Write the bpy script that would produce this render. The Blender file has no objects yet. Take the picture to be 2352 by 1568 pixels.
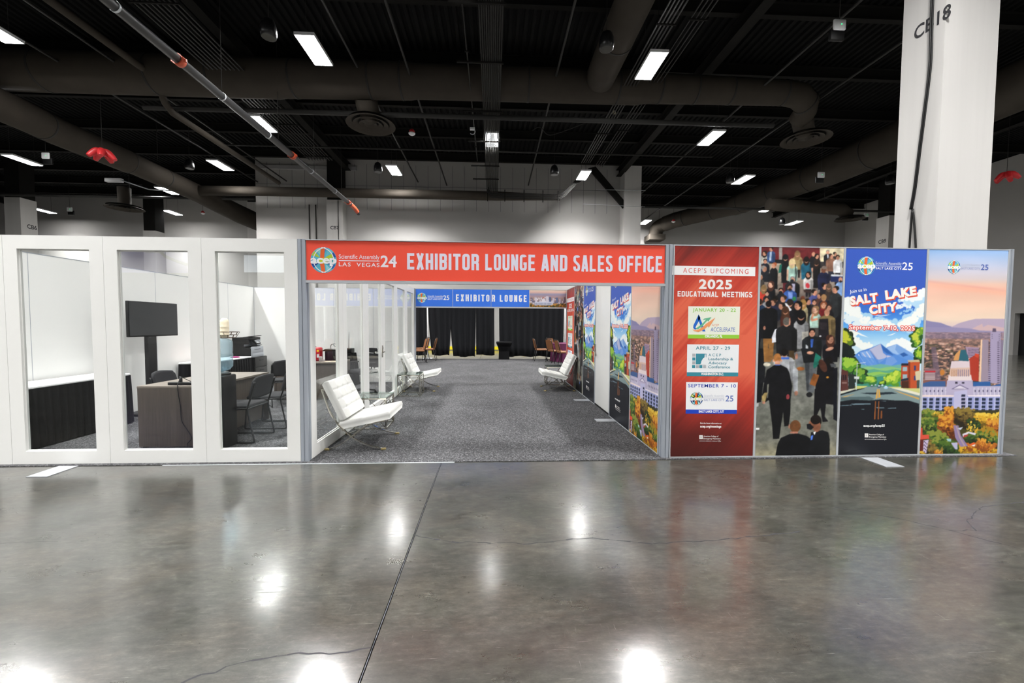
import bpy, bmesh, math, random
import numpy as np
from mathutils import Vector, Matrix
random.seed(7); RNG = np.random.default_rng(5)
S = bpy.context.scene
COL = S.collection
PI = math.pi

# ------------------------------------------------------------------ camera
CAM = dict(f=935.7, yaw=-2.69, pitch=-2.465, roll=.3, pos=(2.02, -4.519, 1.530))
def cam_axes():
    y, p, r = (math.radians(CAM[k]) for k in ('yaw', 'pitch', 'roll'))
    fw = np.array([-math.sin(y)*math.cos(p), math.cos(y)*math.cos(p), math.sin(p)])
    rt = np.array([math.cos(y), math.sin(y), 0.]); up = np.cross(rt, fw)
    return math.cos(r)*rt+math.sin(r)*up, -math.sin(r)*rt+math.cos(r)*up, fw
RT, UP, FW = cam_axes(); CP = np.array(CAM['pos'])
def at(px, py, X=None, Y=None, Z=None):
    """where the sight line through pixel (px,py) meets a plane X=, Y= or Z="""
    r = RT*(px-1176)/CAM['f']-UP*(py-784)/CAM['f']+FW
    i, v = (0, X) if X is not None else (1, Y) if Y is not None else (2, Z)
    return CP+r*(v-CP[i])/r[i]
cd = bpy.data.cameras.new('camera'); cam = bpy.data.objects.new('camera', cd); COL.objects.link(cam)
cd.sensor_width = 36; cd.lens = CAM['f']/2352*36; cd.clip_end = 200; cd.clip_start = .05
cam.matrix_world = Matrix(((RT[0], UP[0], -FW[0], CP[0]), (RT[1], UP[1], -FW[1], CP[1]), (RT[2], UP[2], -FW[2], CP[2]), (0, 0, 0, 1)))
S.camera = cam
# ------------------------------------------------------------------ world and exposure
W = bpy.data.worlds.new('world'); S.world = W; W.use_nodes = True
W.node_tree.nodes['Background'].inputs[0].default_value = (.5, .52, .55, 1)
W.node_tree.nodes['Background'].inputs[1].default_value = .02
S.view_settings.view_transform = 'Standard'; S.view_settings.look = 'None'
S.view_settings.gamma = 1; S.view_settings.use_curve_mapping = False
S.view_settings.exposure = 0.0
LENS_GLOW = 78.0          # brightness of the visible lamp lenses
LAMP_WATTS = 500.0        # light of each high bay lamp below its lens

# ------------------------------------------------------------------ materials
def lin(c):
    if isinstance(c, str): c = tuple(int(c[i:i+2], 16) for i in (0, 2, 4))
    return tuple((x/255/12.92 if x/255 <= .04045 else ((x/255+.055)/1.055)**2.4) for x in c[:3])
def mat(name, col, rough=.5, metal=0, spec=.5, noise=None, bump=None, trans=0, ior=1.5, emit=None, coat=0, alpha=None, attr=False):
    m = bpy.data.materials.new(name); m.use_nodes = True; nt = m.node_tree; b = nt.nodes['Principled BSDF']
    b.inputs['Base Color'].default_value = (*lin(col), 1); b.inputs['Roughness'].default_value = rough
    b.inputs['Metallic'].default_value = metal; b.inputs['Specular IOR Level'].default_value = spec
    b.inputs['IOR'].default_value = ior; b.inputs['Transmission Weight'].default_value = trans; b.inputs['Coat Weight'].default_value = coat
    if emit: b.inputs['Emission Color'].default_value = (*lin(emit[0]), 1); b.inputs['Emission Strength'].default_value = emit[1]
    L = nt.links
    if attr:
        a = nt.nodes.new('ShaderNodeVertexColor'); a.layer_name = 'Col'; L.new(a.outputs[0], b.inputs['Base Color'])
    if noise:   # (scale, amount, stretch)
        sc, am, st = noise
        tc = nt.nodes.new('ShaderNodeTexCoord'); mp = nt.nodes.new('ShaderNodeMapping'); mp.inputs['Scale'].default_value = st
        n = nt.nodes.new('ShaderNodeTexNoise'); n.inputs['Scale'].default_value = sc; n.inputs['Detail'].default_value = 6; n.inputs['Roughness'].default_value = .65
        r = nt.nodes.new('ShaderNodeMapRange'); r.inputs[1].default_value = .3; r.inputs[2].default_value = .7
        r.inputs[3].default_value = 1-am; r.inputs[4].default_value = 1+am
        mx = nt.nodes.new('ShaderNodeVectorMath'); mx.operation = 'SCALE'; mx.inputs[0].default_value = lin(col)
        L.new(tc.outputs['Object'], mp.inputs[0]); L.new(mp.outputs[0], n.inputs['Vector']); L.new(n.outputs[0], r.inputs[0])
        L.new(r.outputs[0], mx.inputs['Scale']); L.new(mx.outputs[0], b.inputs['Base Color'])
        if bump:
            bp = nt.nodes.new('ShaderNodeBump'); bp.inputs['Strength'].default_value = bump; bp.inputs['Distance'].default_value = .01
            L.new(n.outputs[0], bp.inputs['Height']); L.new(bp.outputs[0], b.inputs['Normal'])
    return m
M = {}
M['white_frame'] = mat('white_powder_coat', 'DEDEDB', .38, noise=(3, .015, (1, 1, 1)))
M['white_panel'] = mat('white_wall_panel', 'F2F1EF', .5, noise=(1.5, .012, (1, 1, 1)))
M['alu'] = mat('anodised_aluminium', 'A9AFB8', .38, .35, noise=(30, .05, (1, 1, .03)))
M['alu_light'] = mat('light_aluminium', 'C4C8CC', .35, .3)
M['steel_plate'] = mat('brushed_steel_plate', 'B4B7BC', .35, .45, noise=(40, .06, (1, .05, 1)))
M['chrome'] = mat('chrome', 'D8D4CA', .08, 1)
M['brass_foot'] = mat('yellowed_glide', '8C7D52', .5)
M['leather'] = mat('white_leather', 'D3D3CF', .42, noise=(60, .02, (1, 1, 1)), bump=.08)
M['glass'] = mat('clear_glass', 'FFFFFF', 0.0, trans=1, ior=1.45)
M['glass_green'] = mat('glass_edge', 'DDEBE6', 0.0, trans=1, ior=1.5)
M['wall_paint'] = mat('grey_wall_paint', 'ABA9A6', .75, noise=(.6, .03, (1, 1, 1)))
M['wall_grey'] = mat('upper_wall_grey', '9C9B9B', .8, noise=(1.2, .05, (1, 1, .3)))
M['column_paint'] = mat('column_paint', 'C2C0BD', .6, noise=(2.2, .045, (1.6, 1.6, .04)))
M['black_ceiling'] = mat('black_deck_paint', '090909', .85, spec=.2, noise=(2, .25, (1, 1, 1)))
M['black_steel'] = mat('black_painted_steel', '151412', .8, spec=.2, noise=(4, .2, (1, 1, 1)))
M['duct'] = mat('dark_brown_duct', '3A352F', .8, spec=.2, noise=(1.6, .12, (1, 1, 1)))
M['duct_top'] = mat('duct_seam', '45423D', .5)
M['conduit'] = mat('grey_conduit', '201F1D', .75, .0, noise=(10, .1, (1, .1, 1)))
M['pipe'] = mat('sprinkler_pipe_paint', '151516', .42, .1, noise=(5, .08, (1, 1, 1)))
M['orange'] = mat('orange_coupling', 'B4482A', .5)
M['dark'] = mat('black_plastic', '111112', .5, spec=.35)
M['dark_satin'] = mat('black_satin', '121213', .3)
M['black_cloth'] = mat('black_cloth', '0F0F11', .9, spec=.2, noise=(120, .15, (1, 1, 1)), bump=.05)
M['drape'] = mat('black_drape', '1C1D20', .9, spec=.2, noise=(70, .12, (1, 1, 1)))
M['white_cloth'] = mat('white_table_cloth', 'F3F3F3', .8)
M['purple_cloth'] = mat('purple_cloth', '5B2A48', .85, spec=.2, noise=(30, .12, (1, 1, .2)))
M['wood'] = mat('grey_walnut_laminate', '4A413A', .5, noise=(5, .26, (9, 9, .35)))
M['wood_top'] = mat('grey_laminate_top', '6F665D', .4, noise=(5, .08, (1, 7, 1)))
M['grey_fabric'] = mat('grey_upholstery', '2C2C2E', .9, spec=.2, noise=(90, .12, (1, 1, 1)))
M['brown_vinyl'] = mat('brown_vinyl', '7D5130', .5, noise=(14, .08, (1, 1, 1)))
M['white_plastic'] = mat('white_plastic', 'DFE0E2', .4)
M['grey_plastic'] = mat('grey_plastic', 'A7ABB2', .4)
M['red_plastic'] = mat('red_case', 'B81E2B', .4, noise=(6, .06, (1, 1, 1)))
M['red_paint'] = mat('red_paint', 'C4272C', .45)
M['yellow'] = mat('yellow_rail', 'F0DC1E', .5)
M['water'] = mat('blue_water_bottle', 'A9CBE0', .08, trans=.75, ior=1.25)
M['beige'] = mat('beige_paper_cup', 'E6CFAF', .6)
M['cream'] = mat('pale_paper_cup', 'ECDCC2', .6)
M['wire'] = mat('bronze_wire', '4A3A2C', .45, .4)
M['screen'] = mat('black_screen', '14171C', .06, spec=.6)
M['led_green'] = mat('green_indicator', '2BE07A', .4, emit=('2BE07A', 3))
M['magenta'] = mat('magenta_cloth', '8E2A66', .8)
M['orange_toy'] = mat('orange_plush', 'F0582A', .7)
M['pink_paper'] = mat('pink_paper', 'EFC2C0', .7)
M['gap'] = mat('dark_gap', '55575C', .6)
M['print'] = mat('matte_print', 'FFFFFF', .42, spec=.35, attr=True)
M['label_ink'] = mat('black_ink', '26262A', .7)
M['lens'] = mat('lamp_lens', 'FFFFFF', .5, emit=('FFFEFC', LENS_GLOW))
M['black_void'] = mat('dark_doorway', '0B0B0C', .9)
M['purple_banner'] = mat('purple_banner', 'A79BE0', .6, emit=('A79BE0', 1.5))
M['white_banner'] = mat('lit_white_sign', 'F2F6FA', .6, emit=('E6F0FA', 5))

def floor_material():
    m = bpy.data.materials.new('polished_concrete'); m.use_nodes = True; nt = m.node_tree; L = nt.links; b = nt.nodes['Principled BSDF']
    N = nt.nodes.new
    tc = N('ShaderNodeTexCoord')
    def noise(sc, det, st=(1, 1, 1), rot=0, ro=.6, dist=0):
        mp = N('ShaderNodeMapping'); mp.inputs['Scale'].default_value = st; mp.inputs['Rotation'].default_value = (0, 0, rot)
        n = N('ShaderNodeTexNoise'); n.inputs['Scale'].default_value = sc; n.inputs['Detail'].default_value = det
        n.inputs['Roughness'].default_value = ro; n.inputs['Distortion'].default_value = dist
        L.new(tc.outputs['Object'], mp.inputs[0]); L.new(mp.outputs[0], n.inputs['Vector']); return n.outputs[0]
    def ramp(src, stops):
        r = N('ShaderNodeValToRGB'); e = r.color_ramp.elements
        while len(e) < len(stops): e.new(.5)
        for el, (p, c) in zip(e, stops): el.position = p; el.color = (*lin(c), 1)
        L.new(src, r.inputs[0]); return r.outputs[0]
    def mix(a, bb, f, mode='MIX'):
        x = N('ShaderNodeMix'); x.data_type = 'RGBA'; x.blend_type = mode
        L.new(a, x.inputs[6]); L.new(bb, x.inputs[7])
        if isinstance(f, float): x.inputs[0].default_value = f
        else: L.new(f, x.inputs[0])
        return x.outputs[2]
    def rng(src, a, c, d=0, e=1):
        r = N('ShaderNodeMapRange'); r.inputs[1].default_value = a; r.inputs[2].default_value = c; r.inputs[3].default_value = d; r.inputs[4].default_value = e
        L.new(src, r.inputs[0]); return r.outputs[0]
    base = ramp(noise(.9, 9, (1, 1.5, 1), .3, .68, .4), [(.34, '2F2E29'), (.46, '42413B'), (.54, '504F48'), (.66, '6A685F')])
    green = ramp(noise(1.7, 5, (1, 1.4, 1), .9, .6, .6), [(.34, '393D30'), (.48, '494942'), (.58, '514B41'), (.70, '594F40')])
    c = mix(base, green, .45)
    fine = ramp(noise(11, 10, (1, 2.6, 1), -.15, .82), [(.36, '2A2A2A'), (.48, '757575'), (.55, '8E8E8E'), (.66, 'C8C8C8')])
    c = mix(c, fine, .75, 'OVERLAY')
    scr = rng(noise(3.2, 6, (1.2, 38, 1), -.25, .8, .3), .62, .70, 0, .40)
    white = N('ShaderNodeRGB'); white.outputs[0].default_value = (*lin('B4B2AA'), 1)
    c = mix(c, white.outputs[0], scr)
    scr2 = rng(noise(2.6, 6, (34, 1.4, 1), .35, .8, .3), .64, .72, 0, .30)
    c = mix(c, white.outputs[0], scr2)
    pit = rng(noise(38, 4, (1, 2.2, 1), .2, .7), .66, .74, 0, .6)
    dk = N('ShaderNodeRGB'); dk.outputs[0].default_value = (*lin('33312E'), 1)
    c = mix(c, dk.outputs[0], pit)
    L.new(c, b.inputs['Base Color'])
    ro = N('ShaderNodeMath'); ro.operation = 'ADD'
    L.new(rng(noise(2.2, 8, (1, 1.8, 1), .5, .7), .35, .7, .26, .42), ro.inputs[0]); L.new(rng(noise(9, 5, (1, 9, 1), -.2, .8), .55, .75, 0, .10), ro.inputs[1])
    L.new(ro.outputs[0], b.inputs['Roughness'])
    b.inputs['Specular IOR Level'].default_value = .5; b.inputs['IOR'].default_value = 1.52
    b.inputs['Coat Weight'].default_value = 1.0; L.new(rng(noise(6, 8, (1, 14, 1), -.12, .8), .35, .7, .10, .26), b.inputs['Coat Roughness'])
    bp = N('ShaderNodeBump'); bp.inputs['Strength'].default_value = .12; bp.inputs['Distance'].default_value = .004
    L.new(noise(5, 7, (1, 1.5, 1), .4, .6), bp.inputs['Height']); L.new(bp.outputs[0], b.inputs['Normal'])
    return m
M['floor'] = floor_material()
def carpet_material():
    m = bpy.data.materials.new('grey_carpet'); m.use_nodes = True; nt = m.node_tree; L = nt.links; b = nt.nodes['Principled BSDF']
    tc = nt.nodes.new('ShaderNodeTexCoord')
    n = nt.nodes.new('ShaderNodeTexNoise'); n.inputs['Scale'].default_value = 62; n.inputs['Detail'].default_value = 5; n.inputs['Roughness'].default_value = .85
    n2 = nt.nodes.new('ShaderNodeTexNoise'); n2.inputs['Scale'].default_value = 1.1; n2.inputs['Detail'].default_value = 5
    L.new(tc.outputs['Object'], n.inputs['Vector']); L.new(tc.outputs['Object'], n2.inputs['Vector'])
    r = nt.nodes.new('ShaderNodeValToRGB'); e = r.color_ramp.elements
    for _ in range(2): e.new(.5)
    for el, (p, c) in zip(e, [(.34, '19191A'), (.45, '363638'), (.55, '505052'), (.68, 'A8A8A8')]): el.position = p; el.color = (*lin(c), 1)
    L.new(n.outputs[0], r.inputs[0])
    mr = nt.nodes.new('ShaderNodeMapRange'); mr.inputs[1].default_value = .35; mr.inputs[2].default_value = .65; mr.inputs[3].default_value = .85; mr.inputs[4].default_value = 1.12
    L.new(n2.outputs[0], mr.inputs[0])
    vm = nt.nodes.new('ShaderNodeVectorMath'); vm.operation = 'SCALE'; L.new(r.outputs[0], vm.inputs[0]); L.new(mr.outputs[0], vm.inputs['Scale'])
    L.new(vm.outputs[0], b.inputs['Base Color']); b.inputs['Roughness'].default_value = .95; b.inputs['Specular IOR Level'].default_value = .15
    bp = nt.nodes.new('ShaderNodeBump'); bp.inputs['Strength'].default_value = .6; bp.inputs['Distance'].default_value = .006
    L.new(n.outputs[0], bp.inputs['Height']); L.new(bp.outputs[0], b.inputs['Normal'])
    return m
M['carpet'] = carpet_material()

# ------------------------------------------------------------------ mesh helpers
class MB:
    def __init__(s): s.v = []; s.f = []; s.sm = []
    def add(s, vs, fs, smooth=False):
        o = len(s.v); s.v += [tuple(map(float, v)) for v in vs]; s.f += [tuple(i+o for i in f) for f in fs]; s.sm += [smooth]*len(fs); return s
    def box(s, x0, x1, y0, y1, z0, z1):
        return s.add([(x, y, z) for z in (z0, z1) for y in (y0, y1) for x in (x0, x1)],
                     [(0, 2, 3, 1), (4, 5, 7, 6), (0, 1, 5, 4), (2, 6, 7, 3), (0, 4, 6, 2), (1, 3, 7, 5)])
    def bbox(s, x0, x1, y0, y1, z0, z1, b=.01):
        """box with bevelled edges"""
        bm = bmesh.new(); r = bmesh.ops.create_cube(bm, size=1)
        for v in bm.verts: v.co = Vector((x0+(v.co.x+.5)*(x1-x0), y0+(v.co.y+.5)*(y1-y0), z0+(v.co.z+.5)*(z1-z0)))
        bmesh.ops.bevel(bm, geom=list(bm.edges), offset=b, segments=2, affect='EDGES', profile=.5)
        return s.bm(bm, True)
    def bm(s, bm, smooth=False):
        bm.verts.index_update(); s.add([v.co[:] for v in bm.verts], [[v.index for v in f.verts] for f in bm.faces], smooth); bm.free(); return s
    def prism(s, pts, axis, a, b, smooth=False):
        """polygon pts extruded along axis ('x','y','z') from a to b"""
        n = len(pts)
        def P(p, t): return {'x': (t, p[0], p[1]), 'y': (p[0], t, p[1]), 'z': (p[0], p[1], t)}[axis]
        return s.add([P(p, a) for p in pts]+[P(p, b) for p in pts],
                     [tuple(range(n))[::-1], tuple(range(n, 2*n))]+[(i, (i+1) % n, n+(i+1) % n, n+i) for i in range(n)], smooth)
    def tube(s, path, r, n=8, cap=True, sx=1):
        P = [Vector(p) for p in path]; R = r if isinstance(r, (list, tuple)) else [r]*len(P)
        vs = []; fs = []; u = None
        for i, p in enumerate(P):
            t = (P[min(i+1, len(P)-1)]-P[max(i-1, 0)]).normalized()
            if u is None: u = t.orthogonal().normalized()
            u = (u-t*u.dot(t)).normalized(); w = t.cross(u)
            for k in range(n):
                a = 2*PI*k/n; vs.append(p+(u*math.cos(a)+w*math.sin(a)*sx)*R[i])
        for i in range(len(P)-1):
            for k in range(n): a = i*n+k; b = i*n+(k+1) % n; fs.append((a, b, b+n, a+n))
        s.add(vs, fs, True)
        if cap:
            o = len(s.v)-len(vs); s.f += [tuple(o+k for k in range(n))[::-1], tuple(o+len(vs)-n+k for k in range(n))]; s.sm += [False]*2
        return s
    def lathe(s, prof, c=(0, 0, 0), n=24, smooth=True, cap=True):
        vs = []; fs = []
        for r, z in prof:
            for k in range(n): a = 2*PI*k/n; vs.append((c[0]+r*math.cos(a), c[1]+r*math.sin(a), c[2]+z))
        for i in range(len(prof)-1):
            for k in range(n): a = i*n+k; b = i*n+(k+1) % n; fs.append((a, b, b+n, a+n))
        s.add(vs, fs, smooth)
        if not cap: return s
        o = len(s.v)-len(vs); s.f += [tuple(o+k for k in range(n))[::-1], tuple(o+len(vs)-n+k for k in range(n))]; s.sm += [False]*2
        return s
    def mesh(s, name):
        me = bpy.data.meshes.new(name); me.from_pydata(s.v, [], s.f); me.polygons.foreach_set('use_smooth', s.sm); me.update(); return me
def obj(name, mb, material, parent=None, label=None, kind=None, loc=None):
    me = mb.mesh(name) if isinstance(mb, MB) else mb
    o = bpy.data.objects.new(name, me); COL.objects.link(o)
    if material is not None and not me.materials: me.materials.append(M[material] if isinstance(material, str) else material)
    if parent: o.parent = parent
    if loc is not None: o.location = loc
    if label: o['label'] = label
    if kind: o['kind'] = kind
    return o
def tag(o, label, cat, group=None):
    o['label'] = label; o['category'] = cat
    if group: o['group'] = group
    return o
def thing(name, label, cat, loc=(0, 0, 0), rz=0, group=None):
    o = bpy.data.objects.new(name, None); COL.objects.link(o); o.empty_display_size = .1
    o.location = loc; o.rotation_euler = (0, 0, rz); return tag(o, label, cat, group)
def dup(root, loc, rz=None, label=None):
    def cp(o, par):
        c = o.copy(); COL.objects.link(c); c.parent = par
        for ch in kids.get(o, []): cp(ch, c)
        return c
    kids = {}
    for o in COL.objects:
        if o.parent: kids.setdefault(o.parent, []).append(o)
    r = cp(root, None); r.location = loc
    if rz is not None: r.rotation_euler = (0, 0, rz)
    if label: r['label'] = label
    return r
def rrect(x0, x1, z0, z1, r, n=5):
    P = []
    for cx, cz, a0 in ((x1-r, z1-r, 0), (x0+r, z1-r, 90), (x0+r, z0+r, 180), (x1-r, z0+r, 270)):
        for k in range(n+1): a = math.radians(a0+90*k/n); P.append((cx+r*math.cos(a), cz+r*math.sin(a)))
    return P
def smooth_path(pts, n=6):
    P = [np.array(p, float) for p in pts]; out = []
    for i in range(len(P)-1):
        p0, p1, p2, p3 = P[max(i-1, 0)], P[i], P[i+1], P[min(i+2, len(P)-1)]
        for k in range(n):
            t = k/n; out.append(.5*((2*p1)+(-p0+p2)*t+(2*p0-5*p1+4*p2-p3)*t*t+(-p0+3*p1-3*p2+p3)*t**3))
    out.append(P[-1]); return out
# ---- lettering: the built-in font turned into flat meshes
_tc = {}
def text_mesh(s, bold=0., space=1.):
    k = (s, bold, space)
    if k not in _tc:
        cu = bpy.data.curves.new('t', 'FONT'); cu.body = s; cu.size = 1; cu.offset = bold; cu.space_character = space; cu.resolution_u = 4
        o = bpy.data.objects.new('t', cu); COL.objects.link(o)
        dg = bpy.context.evaluated_depsgraph_get(); me = o.evaluated_get(dg).to_mesh()
        vs = np.array([v.co[:2] for v in me.vertices]).reshape(-1, 2); fs = [tuple(p.vertices) for p in me.polygons]
        o.evaluated_get(dg).to_mesh_clear(); bpy.data.objects.remove(o); bpy.data.curves.remove(cu)
        _tc[k] = (vs, fs)
    return _tc[k]
def cap_height(bold): return text_mesh('H', bold)[0][:, 1].max()-text_mesh('H', bold)[0][:, 1].min()

class Vec:
    """flat vector print: coloured polygons and letters, layered by fractions of a millimetre, in the sheet's own x,z"""
    def __init__(s, fn): s.fn = fn; s.v = []; s.f = []; s.c = []
    def tri(s, pts, faces, col, layer):
        o = len(s.v); y = -.0003*layer; s.v += [(p[0], y, p[1]) for p in pts]
        c = lin(col)
        for f in faces: s.f.append(tuple(i+o for i in f)); s.c.append(c)
    def poly_l(s, P, col, layer=1):
        a = sum(P[i][0]*P[(i+1) % len(P)][1]-P[(i+1) % len(P)][0]*P[i][1] for i in range(len(P)))
        if a < 0: P = P[::-1]
        s.tri(P, [tuple(range(len(P)))], col, layer)
    def poly(s, P, col, layer=1): s.poly_l([s.fn(*p) for p in P], col, layer)
    def rect(s, x0, y0, x1, y1, col, layer=1): s.poly([(x0, y0), (x1, y0), (x1, y1), (x0, y1)], col, layer)
    def ell_l(s, cx, cz, rx, rz, col, layer=1, n=28, rot=0):
        c, q = math.cos(rot), math.sin(rot)
        s.poly_l([(cx+rx*math.cos(2*PI*k/n)*c-rz*math.sin(2*PI*k/n)*q, cz+rx*math.cos(2*PI*k/n)*q+rz*math.sin(2*PI*k/n)*c) for k in range(n)], col, layer)
    def line_l(s, P, w, col, layer=1):
        for a, b in zip(P[:-1], P[1:]):
            d = (b[0]-a[0], b[1]-a[1]); L = math.hypot(*d) or 1; nx, nz = -d[1]/L*w/2, d[0]/L*w/2; ex, ez = d[0]/L*w*.2, d[1]/L*w*.2
            s.poly_l([(a[0]-ex+nx, a[1]-ez+nz), (a[0]-ex-nx, a[1]-ez-nz), (b[0]+ex-nx, b[1]+ez-nz), (b[0]+ex+nx, b[1]+ez+nz)], col, layer)
    def text_l(s, t, a, b, h, col, layer=2, bold=0., space=1., shear=0.):
        """letters from baseline point a to b (sheet coordinates), capitals h high"""
        vs, fs = text_mesh(t, bold, space)
        x0, x1 = vs[:, 0].min(), vs[:, 0].max(); y0 = text_mesh('H', bold)[0][:, 1].min()
        d = np.array([b[0]-a[0], b[1]-a[1]]); L = np.hypot(*d); d = d/L; n = np.array([-d[1], d[0]])
        u = (vs[:, 0]-x0)/(x1-x0)*L; w = (vs[:, 1]-y0)/cap_height(bold)*h
        P = np.array(a)+np.outer(u+w*shear, d)+np.outer(w, n)
        s.tri([tuple(p) for p in P], fs, col, layer)
    def stroke_l(s, P, w, col, layer=1):
        n = len(P); Q = [np.array(p, float) for p in P]; L_ = []; R_ = []
        for i in range(n):
            d0 = Q[i]-Q[i-1] if i else Q[1]-Q[0]; d1 = Q[i+1]-Q[i] if i < n-1 else Q[-1]-Q[-2]
            d0 = d0/np.hypot(*d0); d1 = d1/np.hypot(*d1); m = np.array([-(d0+d1)[1], (d0+d1)[0]]); m = m/np.hypot(*m); k = w/2/max(.4, m@np.array([-d0[1], d0[0]]))
            L_.append(Q[i]+m*k); R_.append(Q[i]-m*k)
        for i in range(n-1): s.poly_l([tuple(L_[i]), tuple(R_[i]), tuple(R_[i+1]), tuple(L_[i+1])], col, layer)
    def block(s, word, a, b, hpx, col, layer=1, t=.17, W=.46, gap=.105):
        """condensed heavy capitals drawn from strokes, photo pixels"""
        A, B, U = s.fn(*a), s.fn(*b), s.fn(a[0], a[1]-hpx); h = math.hypot(U[0]-A[0], U[1]-A[1]); L = math.hypot(B[0]-A[0], B[1]-A[1])
        ww = [t if ch == 'I' else .70 if ch in 'MW' else W for ch in word]; tot = sum(ww)+gap*(len(word)-1); kx = L/tot
        e = np.array([B[0]-A[0], B[1]-A[1]])/L; nn = np.array([-e[1], e[0]]); x = 0
        for ch, w in zip(word, ww):
            m = t/2; x0, x1, y0, y1 = m, w-m, m, 1-m; r = .10
            def arc(cx, cy, a0, a1): return [(cx+r*math.cos(math.radians(q)), cy+r*math.sin(math.radians(q))) for q in np.linspace(a0, a1, 5)]
            TL, TR, BL, BR = arc(x0+r, y1-r, 90, 180), arc(x1-r, y1-r, 90, 0), arc(x0+r, y0+r, 180, 270), arc(x1-r, y0+r, 0, -90)
            V_ = [(x0, 0), (x0, 1)]; G = {
             'E': [V_, [(0, y1), (w*.95, y1)], [(0, .5), (w*.86, .5)], [(0, y0), (w*.95, y0)]], 'F': [V_, [(0, y1), (w*.95, y1)], [(0, .48), (w*.86, .48)]], 'L': [V_, [(0, y0), (w*.92, y0)]],
             'T': [[(w/2, 0), (w/2, 1)], [(0, y1), (w, y1)]], 'H': [V_, [(x1, 0), (x1, 1)], [(x0, .5), (x1, .5)]], 'I': [[(w/2, 0), (w/2, 1)]], 'N': [V_, [(x1, 0), (x1, 1)], [(x0, .96), (x1, .04)]],
             'X': [[(m*.95, 0), (w-m*.95, 1)], [(m*.95, 1), (w-m*.95, 0)]], 'A': [[(m*.85, 0), (w/2-.02, 1)], [(w-m*.85, 0), (w/2+.02, 1)], [(m, .24), (w-m, .24)]],
             'M': [V_, [(x1, 0), (x1, 1)], [(x0, .95), (w/2, .15)], [(x1, .95), (w/2, .15)]], 'W': [[(m, 1), (w*.30, .03)], [(w*.30, .03), (w/2, .8)], [(w/2, .8), (w*.70, .03)], [(w*.70, .03), (w-m, 1)]],
             'O': [[(w/2, y1)]+TR+BR+[(w/2, y0)], [(w/2, y1)]+TL+BL+[(w/2, y0)]], 'U': [[(x0, 1)]+BL+[(w/2, y0)], [(x1, 1)]+BR+[(w/2, y0)]], 'D': [V_, [(x0, y1)]+TR+BR+[(x0, y0)]],
             'C': [[(x1, .66), (x1, y1-r)]+TR[::-1]+TL+BL+BR[::-1]+[(x1, .34)]], 'G': [[(x1, .68), (x1, y1-r)]+TR[::-1]+TL+BL+BR[::-1]+[(x1, .50)], [(w*.52, .44), (w, .44)]],
             'B': [V_, [(x0, y1)]+TR+[(x1, .62), (x1-.05, .52), (x0, .52)], [(x0, .52), (x1-.05, .52), (x1, .43)]+BR+[(x0, y0)]], 'R': [V_, [(x0, y1)]+TR+[(x1, .60), (x1-.05, .48), (x0, .48)], [(x1-.07, .48), (x1, .38), (x1, 0)]],
             'P': [V_, [(x0, y1)]+TR+[(x1, .55), (x1-.05, .44), (x0, .44)]], 'S': [[(x1, .70), (x1, y1-r)]+TR[::-1]+TL+[(x0, .66), (x0+.05, .58), (x1-.05, .42), (x1, .34)]+BR+BL[::-1]+[(x0, .30)]], 'Y': [[(w/2, 0), (w/2, .45)], [(m, 1), (w/2, .42)], [(w-m, 1), (w/2, .42)]]}[ch]
            for q_, P in enumerate(G): s.stroke_l([tuple(np.array(A)+e*kx*(x+p[0])+nn*h*p[1]) for p in [tuple(map(float, q)) for q in P]], t*min(h, kx)*1.02, col, layer+.15*q_)
            x += w+gap
    def text(s, t, a, b, hpx, col, layer=2, **k):
        A, B = s.fn(*a), s.fn(*b); up = s.fn(a[0], a[1]-hpx)
        s.text_l(t, A, B, math.hypot(up[0]-A[0], up[1]-A[1]), col, layer, **k)
    def mesh(s, name):
        me = bpy.data.meshes.new(name); me.from_pydata(s.v, [], s.f)
        ca = me.color_attributes.new('Col', 'FLOAT_COLOR', 'CORNER')
        arr = np.ones((len(me.loops), 4), np.float32); n = np.array([len(f) for f in s.f])
        arr[:, :3] = np.repeat(np.array(s.c, np.float32)*.9, n, 0); ca.data.foreach_set('color', arr.ravel())
        me.materials.append(M['print']); me.update(); return me

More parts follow.
